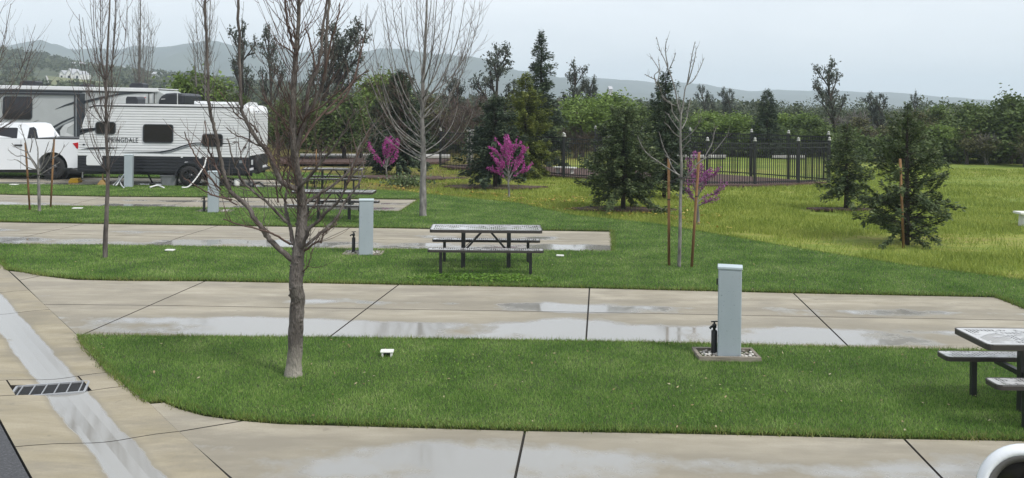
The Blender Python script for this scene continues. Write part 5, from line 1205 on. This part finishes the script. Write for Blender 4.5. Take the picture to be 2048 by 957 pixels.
def conifer(label, base, h, rad, clear, mat, seed, nb=90, dens=70, droop=.25, spray=.17, power=.8, ragged=.25, tr=.06, leader=.0, name='conifer', prof_t=None, tilt=.16, gap=None):
    t = thing(name, label, 'tree', (base[0], base[1], 0)); rr = random.Random(seed)
    MB().tube([(0, 0, -.05), (.01, .0, h * .3), (0, .02, h * .65), (0, 0, h * 1.0)], [tr, tr * .8, tr * .45, tr * .1], 8).build('trunk', M['bark_dark'], t, True)
    br = MB(); C, U, V = [], [], []
    nb = int(nb * 1.5)
    for k in range(nb):
        f = ((k + rr.random()) / nb); z = clear + (h - clear) * f ** .95
        prof_ = (1 - f) ** power if prof_t is None else interp(prof_t, f)
        L = max(.08, rad * prof_ * rr.uniform(1 - ragged, 1 + ragged * .6)); a = k * 2.39996 + rr.uniform(-.5, .5)
        d = Vector((math.cos(a), math.sin(a), .35 * f + .05 + rr.gauss(0, tilt))); q = [Vector((0, 0, z))]; m = 5
        for i in range(m):
            d = (d + Vector((rr.gauss(0, .06), rr.gauss(0, .06), -droop * (.5 if i < 3 else -.55)))).normalized(); q.append(q[-1] + d * L / m)
        br.tube(q, taper(m + 1, max(.006, tr * .28 * (1 - f)), .003), 4, False)
        n = int(dens * 2.1 * L + 10)
        for _ in range(n):
            u = (.08 + .92 * rr.random() ** .75) * m; i = min(m - 1, int(u)); p = q[i].lerp(q[i+1], u - i); d2 = (q[i+1] - q[i]).normalized()
            s = Vector((-d2.y, d2.x, 0)) * rr.choice((-1, 1)); v = (d2 * rr.uniform(.3, 1) + s * rr.uniform(.2, 1.0) + Vector((0, 0, rr.uniform(-.45, .25)))).normalized()
            l = .82 * spray * rr.uniform(.5, 1.25) * (.6 + .4 * (1 - f)); p = p + v * l * .4 + Vector((0, 0, rr.gauss(-.03, .32) * spray))
            w = v.cross(Vector((rr.gauss(0, .5), rr.gauss(0, .5), 1))).normalized() * l * rr.uniform(.13, .24)
            if gap and gap[0] < p.x < gap[1] and p.y < -.25: continue
            C.append(p); U.append(v * l * .42); V.append(w)
    br.build('limbs', M['bark_dark'], t, True)
    A = lambda x: np.array([tuple(p) for p in x])
    np_obj('crown', diamonds(A(C), A(U), A(V)), 4, mat, t); return t
conifer('broad dark green conifer with clear trunk, nearest tree before the fence', (3.294,26.42), 2.98, 1.34, .5, M['needle'], 41, 110, 85, .3, .19, .42, .42, .075, tilt=.26)
conifer('dark blue green conifer behind the magenta redbud at centre', (-0.593,33.254), 3.4, 1.35, .62, M['needle_dark'], 42, 105, 90, .3, .22, .6, .45, .09, tilt=.3)
conifer('yellow green conifer just right of the magenta redbud at centre', (0.587,0.333)[:1] + (38.5,), 4.4, 1.55, .3, M['needle_gold'], 43, 120, 80, .3, .24, .6, .5, .08, tilt=.32)
conifer('round dark conifer beside the left magenta redbud', ((-4.939,0.425)[0], 39.4), 4.5, 1.5, .5, M['needle_dark'], 44, 130, 85, .3, .26, .45, .4, .1, tilt=.3)
conifer('small conifer with a clear trunk at the right end of the fence', (10.148,27.249), 2.6, .82, .45, M['needle'], 45, 75, 85, .25, .17, .6, .3, .075)
conifer('ragged bushy conifer with a brown stake in front, at right', (9.067,20.629), 3.2, 1.15, .12, M['needle'], 46, 95, 105, .02, .15, .62, .45, .085, prof_t=[(0, .75), (.12, .9), (.3, 1), (.45, .92), (.58, .74), (.72, .56), (.82, .32), (.9, .12), (1, .03)], tilt=.38, gap=(-.30, -.02))
conifer('dark two trunked conifer behind the pale staked sapling', (5.118,30.095), 4.25, .95, .55, M['needle_dark'], 47, 100, 80, .3, .22, .5, .5, .07, tilt=.32)
conifer('tallest dark conifer at centre behind the fence', (1.465,0.078)[:1] + (46,), 6.9, 1.5, .4, M['needle_dark'], 48, 115, 70, .3, .30, .65, .6, .12, tilt=.32)
conifer('dark narrow conifer beyond the fence at right', (16.44,-0.191)[:1] + (58,), 4.3, 1.1, .3, M['needle_dark'], 49, 90, 60, .3, .3, .5, .3, .1)

# ================================================================== BLACK FENCE
M['iron'] = plain('black_iron', (0.011, 0.012, 0.015), .45)
M['cap_light'] = plain('pale_post_cap', (0.42, 0.42, 0.4), .4)
def fence(label, pts, h=1.68, step=2.35, caps=True, pick=.10):
    t = thing('iron_fence', label, 'fence', (pts[0][0], pts[0][1], 0), 0); o = Vector((pts[0][0], pts[0][1], 0))
    rails, picks = [], MB()
    for a, b in zip(pts[:-1], pts[1:]):
        a, b = Vector((*a, 0)) - o, Vector((*b, 0)) - o; L = (b - a).length; n = max(1, round(L / step)); d = (b - a) / n
        for i in range(n):
            p, q = a + d * i, a + d * (i + 1)
            po = MB().box((p.x, p.y, h/2+.03), (.085, .085, h+.06)).build('post', M['iron'], t)
            if caps: MB().lathe([(.05, -.01), (.075, .0), (.07, .03), (.04, .075), (.055, .085), (.05, .12), (.001, .15)], (p.x, p.y, h+.06), 10).build('post_cap', M['cap_light'], po, True)
            for zz, w in ((h-.04, .045), (h-.22, .04), (.16, .045)):
                MB().bar((p.x, p.y, zz), (q.x, q.y, zz), .03, w).build('rail', M['iron'], t)
            m = int(d.length / pick)
            for k in range(1, m):
                c = p + d * (k / m); picks.box((c.x, c.y, h/2+.03), (.024, .024, h-.08))
    p = Vector((*pts[-1], 0)) - o; po = MB().box((p.x, p.y, h/2+.03), (.085, .085, h+.06)).build('post', M['iron'], t)
    if caps: MB().lathe([(.05, -.01), (.075, .0), (.07, .03), (.04, .075), (.055, .085), (.05, .12), (.001, .15)], (p.x, p.y, h+.06), 10).build('post_cap', M['cap_light'], po, True)
    tag(picks.build('pickets', M['iron'], t), kind='stuff'); return t
F1 = [(13.192,37.352),(11.568,36.291),(9.588,35.453),(7.661,35.196),(2.252,38.359)]
F2 = [(13.24,37.606),(10.786,40.48),(8.367,42.241),(4.05,43.531)]
F3 = [(2.224,38.627),(-0.522,41.772),(-3.516,44.38)]
fence('black iron fence, nearest run with pale post caps at right', F1, 1.72)
fence('black iron fence run set farther back, its caps showing over the nearest run', F2, 1.95)
fence('black iron fence run behind the centre conifers and tall grey bare tree', F3, 1.75)
x, y = (-2.313,44.966)
t = thing('gate_post', 'pale square pillar behind the fence beside the dark centre conifer', 'pillar', (x + .1, y + 3.2, .0))
MB().box((0, 0, .85), (.32, .32, 1.7)).build('shaft', M['pale_conc'], t, bevel=.01); MB().box((0, 0, 1.74), (.4, .4, .08)).build('cap', M['pale_conc'], t, bevel=.01)

# ================================================================== BACKGROUND TREES
SP = lambda *c: leaf_mat(*c)
M['oak_bright'] = leaf_mat('spring_oak_leaves', [(0, (0.06, 0.10, 0.024)), (0.4, (0.125, 0.19, 0.043)), (0.75, (0.20, 0.28, 0.065)), (1, (0.3, 0.37, 0.12))], .3, .5, .55)
M['oak_mid'] = leaf_mat('oak_leaves', [(0, (0.04, 0.062, 0.02)), (0.4, (0.08, 0.118, 0.034)), (0.75, (0.125, 0.175, 0.05)), (1, (0.2, 0.24, 0.09))], .25, .5, .55)
M['oak_olive'] = leaf_mat('olive_leaves', [(0, (0.05, 0.052, 0.022)), (0.4, (0.088, 0.09, 0.035)), (0.75, (0.13, 0.13, 0.055)), (1, (0.2, 0.19, 0.09))], .2, .5, .55)
M['pine_grey'] = leaf_mat('grey_pine_needles', [(0, (0.036, 0.046, 0.038)), (0.4, (0.064, 0.08, 0.062)), (0.75, (0.105, 0.12, 0.094)), (1, (0.16, 0.17, 0.135))], .15, .35, .9)
M['thicket'] = var_mat('thicket_twig', [(0.35, (0.06, 0.042, 0.036)), (0.65, (0.125, 0.095, 0.08))], 2, .9)

def grow(out, tips, p, d, L, r, lvl, S, rr):
    n = S['seg']; pts = [p]
    for i in range(n):
        d = (d + Vector((rr.gauss(0, 1), rr.gauss(0, 1), rr.gauss(0, 1))) * S['wob'] + Vector((0, 0, S['up'][lvl]))).normalized(); pts.append(pts[-1] + d * L / n)
    out.append((pts, taper(n + 1, r, r * .45), lvl))
    if lvl >= S['max']: tips.append(pts[-1]); tips.append(pts[-2]); return
    if lvl == S['max'] - 1: tips.append(pts[-1])
    for k in range(S['n'][lvl]):
        t = S['t0'][lvl] + (1 - S['t0'][lvl]) * (k + rr.random()) / S['n'][lvl]; i = min(n - 1, int(t * n)); q = pts[i].lerp(pts[i+1], t * n - i)
        dd = (pts[i+1] - pts[i]).normalized(); s = Vector((rr.gauss(0, 1), rr.gauss(0, 1), rr.gauss(0, .6))); s = (s - dd * s.dot(dd)).normalized()
        a = S['ang'][lvl] * rr.uniform(.7, 1.25); grow(out, tips, q, (dd * math.cos(a) + s * math.sin(a)).normalized(), L * S['lr'][lvl] * rr.uniform(.75, 1.15) * (1.15 - .5 * t), r * .55, lvl + 1, S, rr)

def template(name, kind, seed, lmat, bmat, nleaf=7, ls=.16, puff=.3, asp=.55):
    """an 8 m tall tree built at the origin; copies are scaled to the place they stand"""
    rr = random.Random(seed); out, tips = [], []
    if kind == 'pine':      # tall, open, several leaders, foliage in tufts at the branch ends
        S = dict(seg=5, wob=.10, up=(.02, .11, .12, .1), n=(13, 5, 3), t0=(.28, .35, .3), ang=(.8, .7, .7), lr=(.36, .5, .5), max=3)
        for k in range(rr.choice((1, 2))): grow(out, tips, Vector((0, 0, 0)), Vector((rr.uniform(-.2, .2), rr.uniform(-.2, .2), 1)).normalized(), 7.2 * rr.uniform(.85, 1), .16, 0, S, rr)
    elif kind == 'oak':     # short trunk, wide domed crown
        S = dict(seg=4, wob=.13, up=(.05, .10, .06, .02), n=(9, 6, 4), t0=(.22, .25, .25), ang=(1.0, .8, .8), lr=(.62, .55, .5), max=3)
        grow(out, tips, Vector((0, 0, 0)), Vector((rr.uniform(-.1, .1), 0, 1)).normalized(), 5.0, .2, 0, S, rr)
    else:                   # leafless thicket
        S = dict(seg=4, wob=.12, up=(.05, .12, .12, .1), n=(11, 7, 6), t0=(.12, .2, .2), ang=(.7, .6, .6), lr=(.6, .55, .55), max=3)
        for k in range(3): grow(out, tips, Vector((rr.uniform(-.5, .5), rr.uniform(-.5, .5), 0)), Vector((rr.uniform(-.3, .3), rr.uniform(-.3, .3), 1)).normalized(), 5.2, .10, 0, S, rr)
    t = bpy.data.objects.new(name, None); col.objects.link(t)
    tb, lb = MB(), MB()
    for pts, rd, lvl in out:
        (tb if lvl == 0 else lb).tube(pts, rd, 7 if lvl == 0 else (4 if lvl < 3 else 3), False)
    top = max([p.z for p in tips]); wid_ = np.percentile([abs(p.x) for p in tips] + [abs(p.y) for p in tips], 96)
    k = 8 / top
    for m_ in (tb, lb): m_.v = [(a * k, b * k, c * k) for a, b, c in m_.v]
    tb.build('trunk', bmat, t, True); tag(lb.build('limbs', bmat, t, True), kind='stuff' if kind == 'bare' else None)
    if nleaf:
        T = np.array([tuple(p) for p in tips]) * k; T = np.repeat(T, nleaf, 0); C = T + rng.normal(size=T.shape) * puff * (.5 + rng.random(len(T))[:, None]); C[:, 2] = np.maximum(C[:, 2], .3)
        np_obj('crown', loose_leaves(C, ls, asp), 4, lmat, t)
    t['halfw'] = float(wid_ * k); return t
TPL = {
 'pineA': template('grey_pine', 'pine', 101, M['pine_grey'], M['bark_dark'], 4, .12, .13, .35), 'pineB': template('grey_pine', 'pine', 107, M['pine_grey'], M['bark_dark'], 4, .12, .13, .35),
 'pineC': template('grey_pine', 'pine', 119, M['pine_grey'], M['bark_dark'], 4, .12, .13, .35),
 'oakA': template('oak_tree', 'oak', 201, M['oak_bright'], M['bark_dark'], 14, .17, .42), 'oakB': template('oak_tree', 'oak', 211, M['oak_mid'], M['bark_dark'], 14, .17, .42),
 'oakC': template('oak_tree', 'oak', 223, M['oak_olive'], M['bark_dark'], 9, .15, .40), 'oakD': template('oak_tree', 'oak', 231, M['oak_bright'], M['bark_dark'], 11, .17, .45),
 'oakE': template('oak_tree', 'oak', 241, M['oak_mid'], M['bark_dark'], 15, .16, .40),
 'bareA': template('bare_thicket', 'bare', 301, None, M['thicket'], 0), 'bareB': template('bare_thicket', 'bare', 311, None, M['twig_grey'], 0),
}
BACK = [  # template, x, y, height, width, label
 ('pineA', -17.866,60,8.558,2.8, 'airy grey pine over the rear roof of the travel trailer'),
 ('pineB', -16.921,64,8.669,2.13, 'narrow grey pine just left of the nearest bare tree leader'),
 ('pineC', -12.181,58,8.561,4.35, 'large round headed grey pine right behind the nearest bare tree'),
 ('pineB', -1.397,62,7.565,3.86, 'grey pine with tufted head left of the tallest conifer at centre'),
 ('pineA', 3.956,66,6.53,3.08, 'grey pine leaning out right of the tallest conifer at centre'),
 ('pineC', 6.593,75,5.786,2.08, 'small grey pine low on the right flank of the tallest conifer'),
 ('pineA', 21.927,60,6.49,3.47, 'tall lone grey pine standing against the sky at right'),
 ('pineC', 28.917,70,4.583,2.33, 'smaller round grey pine right of the lone tall pine'),
 ('pineB', 18.768,85,5.345,1.98, 'small far grey pine right of the staked sapling top'),
 ('pineC', 21.975,90,5.307,2, 'second small far grey pine right of the staked sapling top'),
 ('pineA', 30.734,68,4.606,1.13, 'thin sparse pine rising above the ragged conifer at right'),
 ('pineC', -4.074,70,5.48,2.33, 'low grey pine left of the tufted grey pine at centre'),
 ('oakA', -17.325,52,4.675,3.61, 'bright green bushy oak behind the roof rack of the travel trailer'),
 ('oakB', -14.979,50,3.519,3.06, 'mid green oak behind the rear end of the travel trailer'),
 ('oakE', -12.197,50,3.135,3.06, 'dark green oak low behind the nearest bare tree'),
 ('oakB', -9.1,49,3.574,3.54, 'green oak right of the nearest bare tree, over the far tables'),
 ('oakA', -9.225,60,5.059,3.83, 'bright green oak left of the tall grey bare tree'),
 ('oakE', -8.298,50,2.347,3.06, 'low dark oak above the left magenta redbud'),
 ('oakC', -4.325,58,3.594,3.54, 'olive oak right behind the tall grey bare tree'),
 ('oakD', 4.379,56,3.674,3.73, 'bright spring oak right of the tallest conifer, over the fence'),
 ('oakA', 7.023,60,3.916,3.67, 'bright green oak behind the nearest broad conifer'),
 ('oakB', 8.275,56,3.097,2.96, 'mid green oak between the broad conifer and the dark two trunked one'),
 ('oakA', 12.954,62,2.807,3.79, 'bright green oak behind the fence right of the staked sapling'),
 ('oakD', 14.704,60,2.739,4, 'bright green oak behind the middle of the nearest fence run'),
 ('oakA', 20.128,64,2.773,4.62, 'light green oak left of the lone tall pine trunk'),
 ('oakB', 20.542,60,2.407,3.67, 'mid green oak at the foot of the lone tall pine'),
 ('oakC', 23.707,60,2.511,4.33, 'olive oak between the fence end and the ragged conifer'),
 ('oakC', 24.418,57,2.874,3.8, 'olive brown oak directly behind the ragged conifer'),
 ('oakB', 28.792,62,3.44,4.13, 'green oak right behind the top of the ragged conifer'),
 ('oakD', 26.166,55,2.237,3.36, 'low bright oak right of the ragged conifer'),
 ('oakE', 29.794,57,3.57,4.43, 'spreading dark oak above the right part of the field'),
 ('oakB', 30.47,54,4.047,4.5, 'dark green oak at the right edge'),
 ('oakA', 29.831,55,2.432,3.36, 'yellow green oak low before the spreading dark oak'),
 ('oakC', 26.838,53,1.989,2.65, 'olive brown bush at the field edge left of the right corner oaks'),
 ('oakC', 29.086,51,1.782,3.12, 'low olive bush at the right edge of the field'),
 ('oakE', 10.546,60,1.957,3.33, 'dark oak in the gap behind the staked sapling'),
 ('bareA', -2.47,56,4.06,4.04, 'reddish brown bare thicket between the grey bare tree and centre conifers'),
 ('bareA', 3.86,55,2.128,3.06, 'brown bare thicket behind the fence right of the tallest conifer'),
 ('bareA', 5.746,57,1.8,3.17, 'second brown bare thicket behind the nearest broad conifer'),
 ('bareA', -11.951,56,3.327,4.67, 'reddish bare thicket behind the nearest bare tree'),
 ('bareA', -14.066,54,2.535,3.3, 'brown bare thicket right of the trailer rear'),
 ('bareA', 23.795,57,2.012,3.48, 'brown bare thicket left behind the ragged conifer'),
 ('bareB', 36.705,75,3.513,1.92, 'grey leafless tree standing alone above the right oaks'),
 ('bareB', 28.016,53,1.944,3.53, 'grey branching thicket at the edge of the field at right'),
 ('bareA', 29.901,54,1.4,2.7, 'brown thicket under the right corner oaks'),
 ('bareB', 27.438,72,3.321,3.6, 'grey bare tree right of the lone tall pine'),
 ('bareB', 2.555,70,4.002,4.28, 'grey bare tree behind the tallest conifer'),
 ('bareB', -19.085,62,3.121,3.44, 'grey bare tree behind the trailer rear roof'),
]
used = set(); r3 = random.Random(77)
CAT = {'grey_pine': 'pine tree', 'oak_tree': 'oak tree', 'bare_thicket': 'bare tree'}
for key, x, y, h, w, lb in BACK:
    T = TPL[key]; s = h / 8; sx = (w / 2) / (T['halfw'])
    sx = min(max(sx, s * .45), s * 1.9)
    nm = T.name.split('.')[0]
    if key not in used:
        used.add(key); T.location = (x, y, -.05); T.scale = (sx, sx, s); T.rotation_euler = (0, 0, r3.uniform(0, 6.28)); tag(T, lb, CAT[nm])
    else: dup(T, (x, y, -.05), r3.uniform(0, 6.28), (sx, sx, s), lb, CAT[nm])

# low shrub near the left redbud
x, y = (-3.929,33.651)
C = rng.normal(size=(700, 3)) * (.42, .25, .13) + (0, 0, .16); C = C[C[:, 2] > .01]
t = thing('shrub', 'low grey green shrub in the leaf litter right of the left redbud', 'shrub', (x, y, 0)); M['shrub'] = leaf_mat('shrub_leaf', [(0, (.06, .08, .04)), (.6, (.12, .17, .07)), (1, (.2, .25, .12))], .2, .2)
np_obj('foliage', loose_leaves(C, .06, .6), 4, M['shrub'], t); MB().tube([(0, 0, -.02), (.02, 0, .2)], .02, 6).build('stem', M['bark_dark'], t)

# ================================================================== FAR WOODS, HILLS
def lump_wood(name, label, pts, hs, mat, leaves=34, size=.42, wk=.42):
    """many small crowns, leaf clusters on stems: a wood too far to count"""
    n = len(pts); K = leaves
    base = np.repeat(np.array(pts), K, 0); H_ = np.repeat(np.array(hs), K)
    sub = 7; sc = rand_dirs(n * sub) * (rng.random(n * sub) ** .5)[:, None] * .62
    pick_ = np.repeat(np.arange(n), K) * sub + rng.integers(0, sub, n * K)
    off = sc[pick_] + np.clip(rng.normal(size=(n * K, 3)), -1.5, 1.5) * .2
    sh = np.repeat(rng.uniform(.75, 1.25, n), K); off = off * (H_ * wk * sh)[:, None]; off[:, 2] = off[:, 2] * 1.05 + H_ * .55
    return tag(np_obj(name, _scaled_leaves(base + off, size * H_ / 4), 3, mat), label, kind='stuff')
def _scaled_leaves(c, s):
    n = len(c); d = rand_dirs(n); e = np.cross(d, rand_dirs(n)); e /= np.linalg.norm(e, axis=1)[:, None] + 1e-9
    k = 1.25 * s * (.6 + .8 * rng.random(n)); u = d * k[:, None]; v = e * (k * .8)[:, None]; return np.stack([c - u * .6 - v, c - u * .6 + v, c + u], 1).reshape(-1, 3)
M['wood_far'] = leaf_mat('far_wood_leaves', [(0, (0.035, 0.05, 0.027)), (0.4, (0.066, 0.085, 0.042)), (0.75, (0.105, 0.125, 0.062)), (1, (0.17, 0.17, 0.09))], .15, .55, .06)

RIDGE = [(-200, 60), (0, 92), (50, 102), (110, 117), (170, 121), (270, 133), (400, 146), (560, 158), (700, 172), (850, 188), (1000, 203), (1200, 214)]
HY = 520.0
def near_hill_z(x, y):
    px = 1024 + 1800 * x / HY
    top = max(0, (215 + (px - 1024) * .0117 - interp(RIDGE, px)) * HY / 1800 + 3 - 6.5)
    k = min(1, max(0, (y - 120) / (HY - 120))); k = k * k * (3 - 2 * k)
    return -.1 + top * k + 1.0 * k * mnoise.noise(Vector((x * .015, y * .015, 0)))
def hill_find(px, py):
    """the first place on the hill seen at that bearing and height"""
    for i in range(140, 700, 2):
        x = (px - 1024) / 1800 * i
        if 215 + (px - 1024) * .0117 - (near_hill_z(x, i) - 3) * 1800 / i <= py: return x, float(i), near_hill_z(x, i)
    return x, 600.0, near_hill_z(x, 600)
HX, HYY, HZ = hill_find(140, 158)
def terrain(name, label, xr, yr, nx, ny, zf, mat):
    m = MB(); X = np.linspace(*xr, nx); Y = np.linspace(*yr, ny)
    for y in Y:
        for x in X: m.v.append((x, y, zf(x, y)))
    for j in range(ny - 1):
        for i in range(nx - 1): m.f.append((j*nx+i, j*nx+i+1, (j+1)*nx+i+1, (j+1)*nx+i))
    return tag(m.build(name, mat, None, True), label, kind='structure')
terrain('hill', 'low wooded hill rising to the left behind the campers', (-620, 160), (110, 720), 80, 60, near_hill_z, M['hill'])
pts, hs = [], []
r4 = random.Random(12)
for _ in range(6000):
    y = 120 + 470 * r4.random() ** .8; x = r4.uniform(-.70, .28) * y
    px = 1024 + 1800 * x / y
    if 70 < px < 215 and HYY - 120 < y < HYY + 10: continue
    pts.append((x, y, near_hill_z(x, y) - .3)); hs.append(r4.uniform(4.0, 7.5) * (.6 if y < 200 else 1))
lump_wood('hill_woods', 'dense mixed woods covering the hill behind the campers', pts, hs, M['wood_far'], 46, .33)
pts, hs = [], []
for _ in range(900):
    x = r4.uniform(-.40, .66); y = r4.uniform(72, 108); pts.append((x * y, y, -.1)); hs.append(r4.uniform(2.4, 3.9))
lump_wood('woods', 'mixed low woods closing the view behind the fence and field', pts, hs, M['wood_far'], 230, .115)
pts, hs = [], []
for _ in range(1300):
    y = 108 + 160 * r4.random(); x = r4.uniform(-.2, .68) * y; pts.append((x, y, -.1)); hs.append(r4.uniform(2.8, 4.3) + (r4.random() < .1) * 2.2)
lump_wood('woods', 'second belt of mixed woods beyond the trees behind the fence', pts, hs, M['wood_far'], 140, .11)
pts, hs = [], []
for _ in range(3000):
    y = 260 + 800 * r4.random() ** 1.2; x = r4.uniform(-.2, .68) * y; pts.append((x, y, -.1)); hs.append(r4.uniform(3.0, 4.4) + (r4.random() < .1) * 2.5 + .0022 * y)
lump_wood('valley_woods', 'far flat woods of the valley beyond the nearer trees', pts, hs, M['wood_far'], 50, .17)
pts, hs = [], []
for _ in range(1300):
    y = r4.uniform(60, 68); x = r4.uniform(-.27, .66) * y; pts.append((x, y + 2.5 * math.sin(x * .3), -.1)); hs.append(r4.uniform(.9, 2.3))
for _ in range(420):
    y = r4.uniform(53.5, 58); pts.append((r4.uniform(.36, .66) * y, y, -.1)); hs.append(r4.uniform(.7, 2.0))
lump_wood('undergrowth', 'dark scrub under the trees along the far edge of the field', pts, hs, M['oak_mid'], 100, .24, .5)

R1 = [(-400, 125), (-60, 108), (0, 104), (60, 99), (115, 86), (160, 89), (220, 92), (300, 95), (370, 91), (440, 84), (520, 88), (600, 98), (690, 104), (740, 98), (800, 98), (860, 106), (930, 116), (1000, 132), (1060, 146), (1130, 158), (1230, 176), (1400, 196), (1700, 212), (2300, 222)]
R2 = [(-400, 150), (600, 150), (900, 140), (1000, 146), (1100, 155), (1165, 149), (1215, 158), (1290, 162), (1380, 164), (1440, 176), (1500, 182), (1560, 180), (1640, 178), (1700, 184), (1780, 184), (1850, 192), (1900, 194), (1960, 207), (2048, 214), (2400, 224)]
def range_z(tab, Yc, amp, sd):
    def f(x, y):
        px = 1024 + 1800 * x / Yc
        top = max(0.5, (215 + (px - 1024) * .0117 - interp(tab, px)) * Yc / 1800 + 3)
        k = max(0, 1 - abs(y - Yc) / (Yc * .28)); k = k ** .8
        nz = mnoise.noise(Vector((x / Yc * 14, y / Yc * 14, sd))) + .5 * mnoise.noise(Vector((x / Yc * 40, y / Yc * 40, sd)))
        return -2 + top * k * (1 + amp * nz * (1 - k * .75)) + amp * top * .10 * nz * k
    return f
terrain('mountain_range', 'long blue forested ridge behind the left half of the woods', (-1900, 1950), (1370, 2430), 160, 36, range_z(R1, 1900, .5, 1), M['range'])
terrain('mountain_range', 'paler far ridge stepping down behind the right half', (-850, 2400), (1700, 3000), 170, 36, range_z(R2, 2350, .4, 2), M['range'])

# ---------------------------------------------------------------- houses on the hill
M['house_white'] = plain('white_house_wall', (.78, .78, .76), .7, wear=.03); M['roof_grey'] = plain('pale_grey_roof', (.42, .43, .45), .8); M['roof_brown'] = plain('brown_roof', (.22, .17, .15), .8)
t = thing('house', 'white hillside house with three gables above a grassy slope', 'house', (HX, HYY, HZ + .6)); u = HYY / 1800

def gable(m, cx, w, h0, h1, y0, y1): m.prism([(cx - w/2, -3), (cx + w/2, -3), (cx + w/2, h0), (cx, h1), (cx - w/2, h0)], y0, y1, 'y')
q_ = u * 10
wl = MB(); wl.box((0, 5, -.25), (42*u, 9, 3.6)); wl.build('wall', M['house_white'], t)
for cx, w, h1 in ((-16*u, 9*u, 3.0), (-1*u, 13*u, 3.8), (15*u, 10*u, 2.9)):
    g_ = MB(); gable(g_, cx, w, 1.5, h1, -.6, 8); gb = g_.build('gable', M['house_white'], t)
    MB().prism([(cx - w*.58, 1.35), (cx, h1+.03), (cx + w*.58, 1.35), (cx + w*.58, 1.6), (cx, h1+.35), (cx - w*.58, 1.6)], -.9, 8.3, 'y').build('roof', M['roof_grey'], gb)
    MB().box((cx, -.64, .2), (w*.4, .1, 1.2)).build('window', M['glass'], gb)
MB().prism([(-21*u, 1.55), (21*u, 1.55), (19*u, 2.4), (-19*u, 2.4)], 1.0, 9, 'y').build('roof', M['roof_grey'], t)
MB().box((-30*u, 1.0, -.9), (28*u, .6, 1.6)).build('terrace_wall', M['house_white'], t)
for k, (px, py, w, lb, rf) in enumerate(((335, 150, 30, 'brown roofed hillside house among trees right of the poplar-like tree', 'roof_brown'), (170, 140, 24, 'pale roofed house half hidden above the white house', 'roof_grey'),
      (330, 163, 12, 'small white shed below the brown roofed house', 'roof_grey'), (366, 156, 14, 'small pale shed right of the brown roofed house', 'roof_grey'), (1213, 191, 7, 'tiny pale house in the far valley woods at centre', 'roof_grey'))):
    if px < 1000: x, Y, zc = hill_find(px, py + 3); zc += 2.2
    else: Y = 330; x = (px - 1024) * Y / 1800; zc = 3 + (215 + (px - 1024) * .0117 - py) * Y / 1800
    u = Y / 1800
    t = thing('house', lb, 'house', (x, Y - 14, zc)); W2 = w * u
    MB().box((0, 3, -.2), (W2, 6, 4.2)).build('wall', M['house_white'], t)
    MB().prism([(-.5, 1.9), (6.5, 1.9), (3, 3.1)], -W2*.55, W2*.55, 'x').build('roof', M[rf], t)
    for s in (-.25, .25): MB().box((W2 * s, -.02, .6), (W2*.2, .08, 1.1)).build('window', M['glass'], t)
M['slope'] = var_mat('dry_grass_slope', [(.35, (.10, .115, .045)), (.65, (.17, .175, .075))], .12, .95, obj=False)
m = MB(); nn = 11
for j in range(nn):
    for i in range(nn):
        px = 92 + (208 - 92) * i / (nn - 1); y = HYY - 72 + 68 * j / (nn - 1); x = (px - 1024) / 1800 * y; m.v.append((x, y, near_hill_z(x, y) + .5))
for j in range(nn - 1):
    for i in range(nn - 1): m.f.append((j*nn+i, j*nn+i+1, (j+1)*nn+i+1, (j+1)*nn+i))
tag(m.build('meadow', M['slope']), 'yellow green meadow on the slope below the white house', kind='structure')
m = MB()
for i in range(13):
    y = HYY - 75 + 68 * i / 12
    for px in (99 - i * .7, 105 - i * 1.0): x = (px - 1024) / 1800 * y; m.v.append((x, y, near_hill_z(x, y) + .8))
m.f = [(2*i, 2*i+1, 2*i+3, 2*i+2) for i in range(12)]
tag(m.build('driveway', M['pale_conc']), 'pale driveway climbing to the white hillside house', kind='structure')

# ================================================================== HAZE
hm = bpy.data.materials.new('air'); hm.use_nodes = True; ht = hm.node_tree
ht.nodes.remove(ht.nodes['Principled BSDF'])
pv = ht.nodes.new('ShaderNodeVolumePrincipled'); pv.inputs['Color'].default_value = (.80, .905, 1.0, 1); pv.inputs['Density'].default_value = 0.00043; pv.inputs['Anisotropy'].default_value = 0.0
ht.links.new(pv.outputs[0], ht.nodes['Material Output'].inputs['Volume'])
hz = MB().box((0, 1750, 74), (7600, 4300, 154)).build('haze', hm)
tag(hz, 'pale haze in the air that fades the far ridges', kind='stuff')
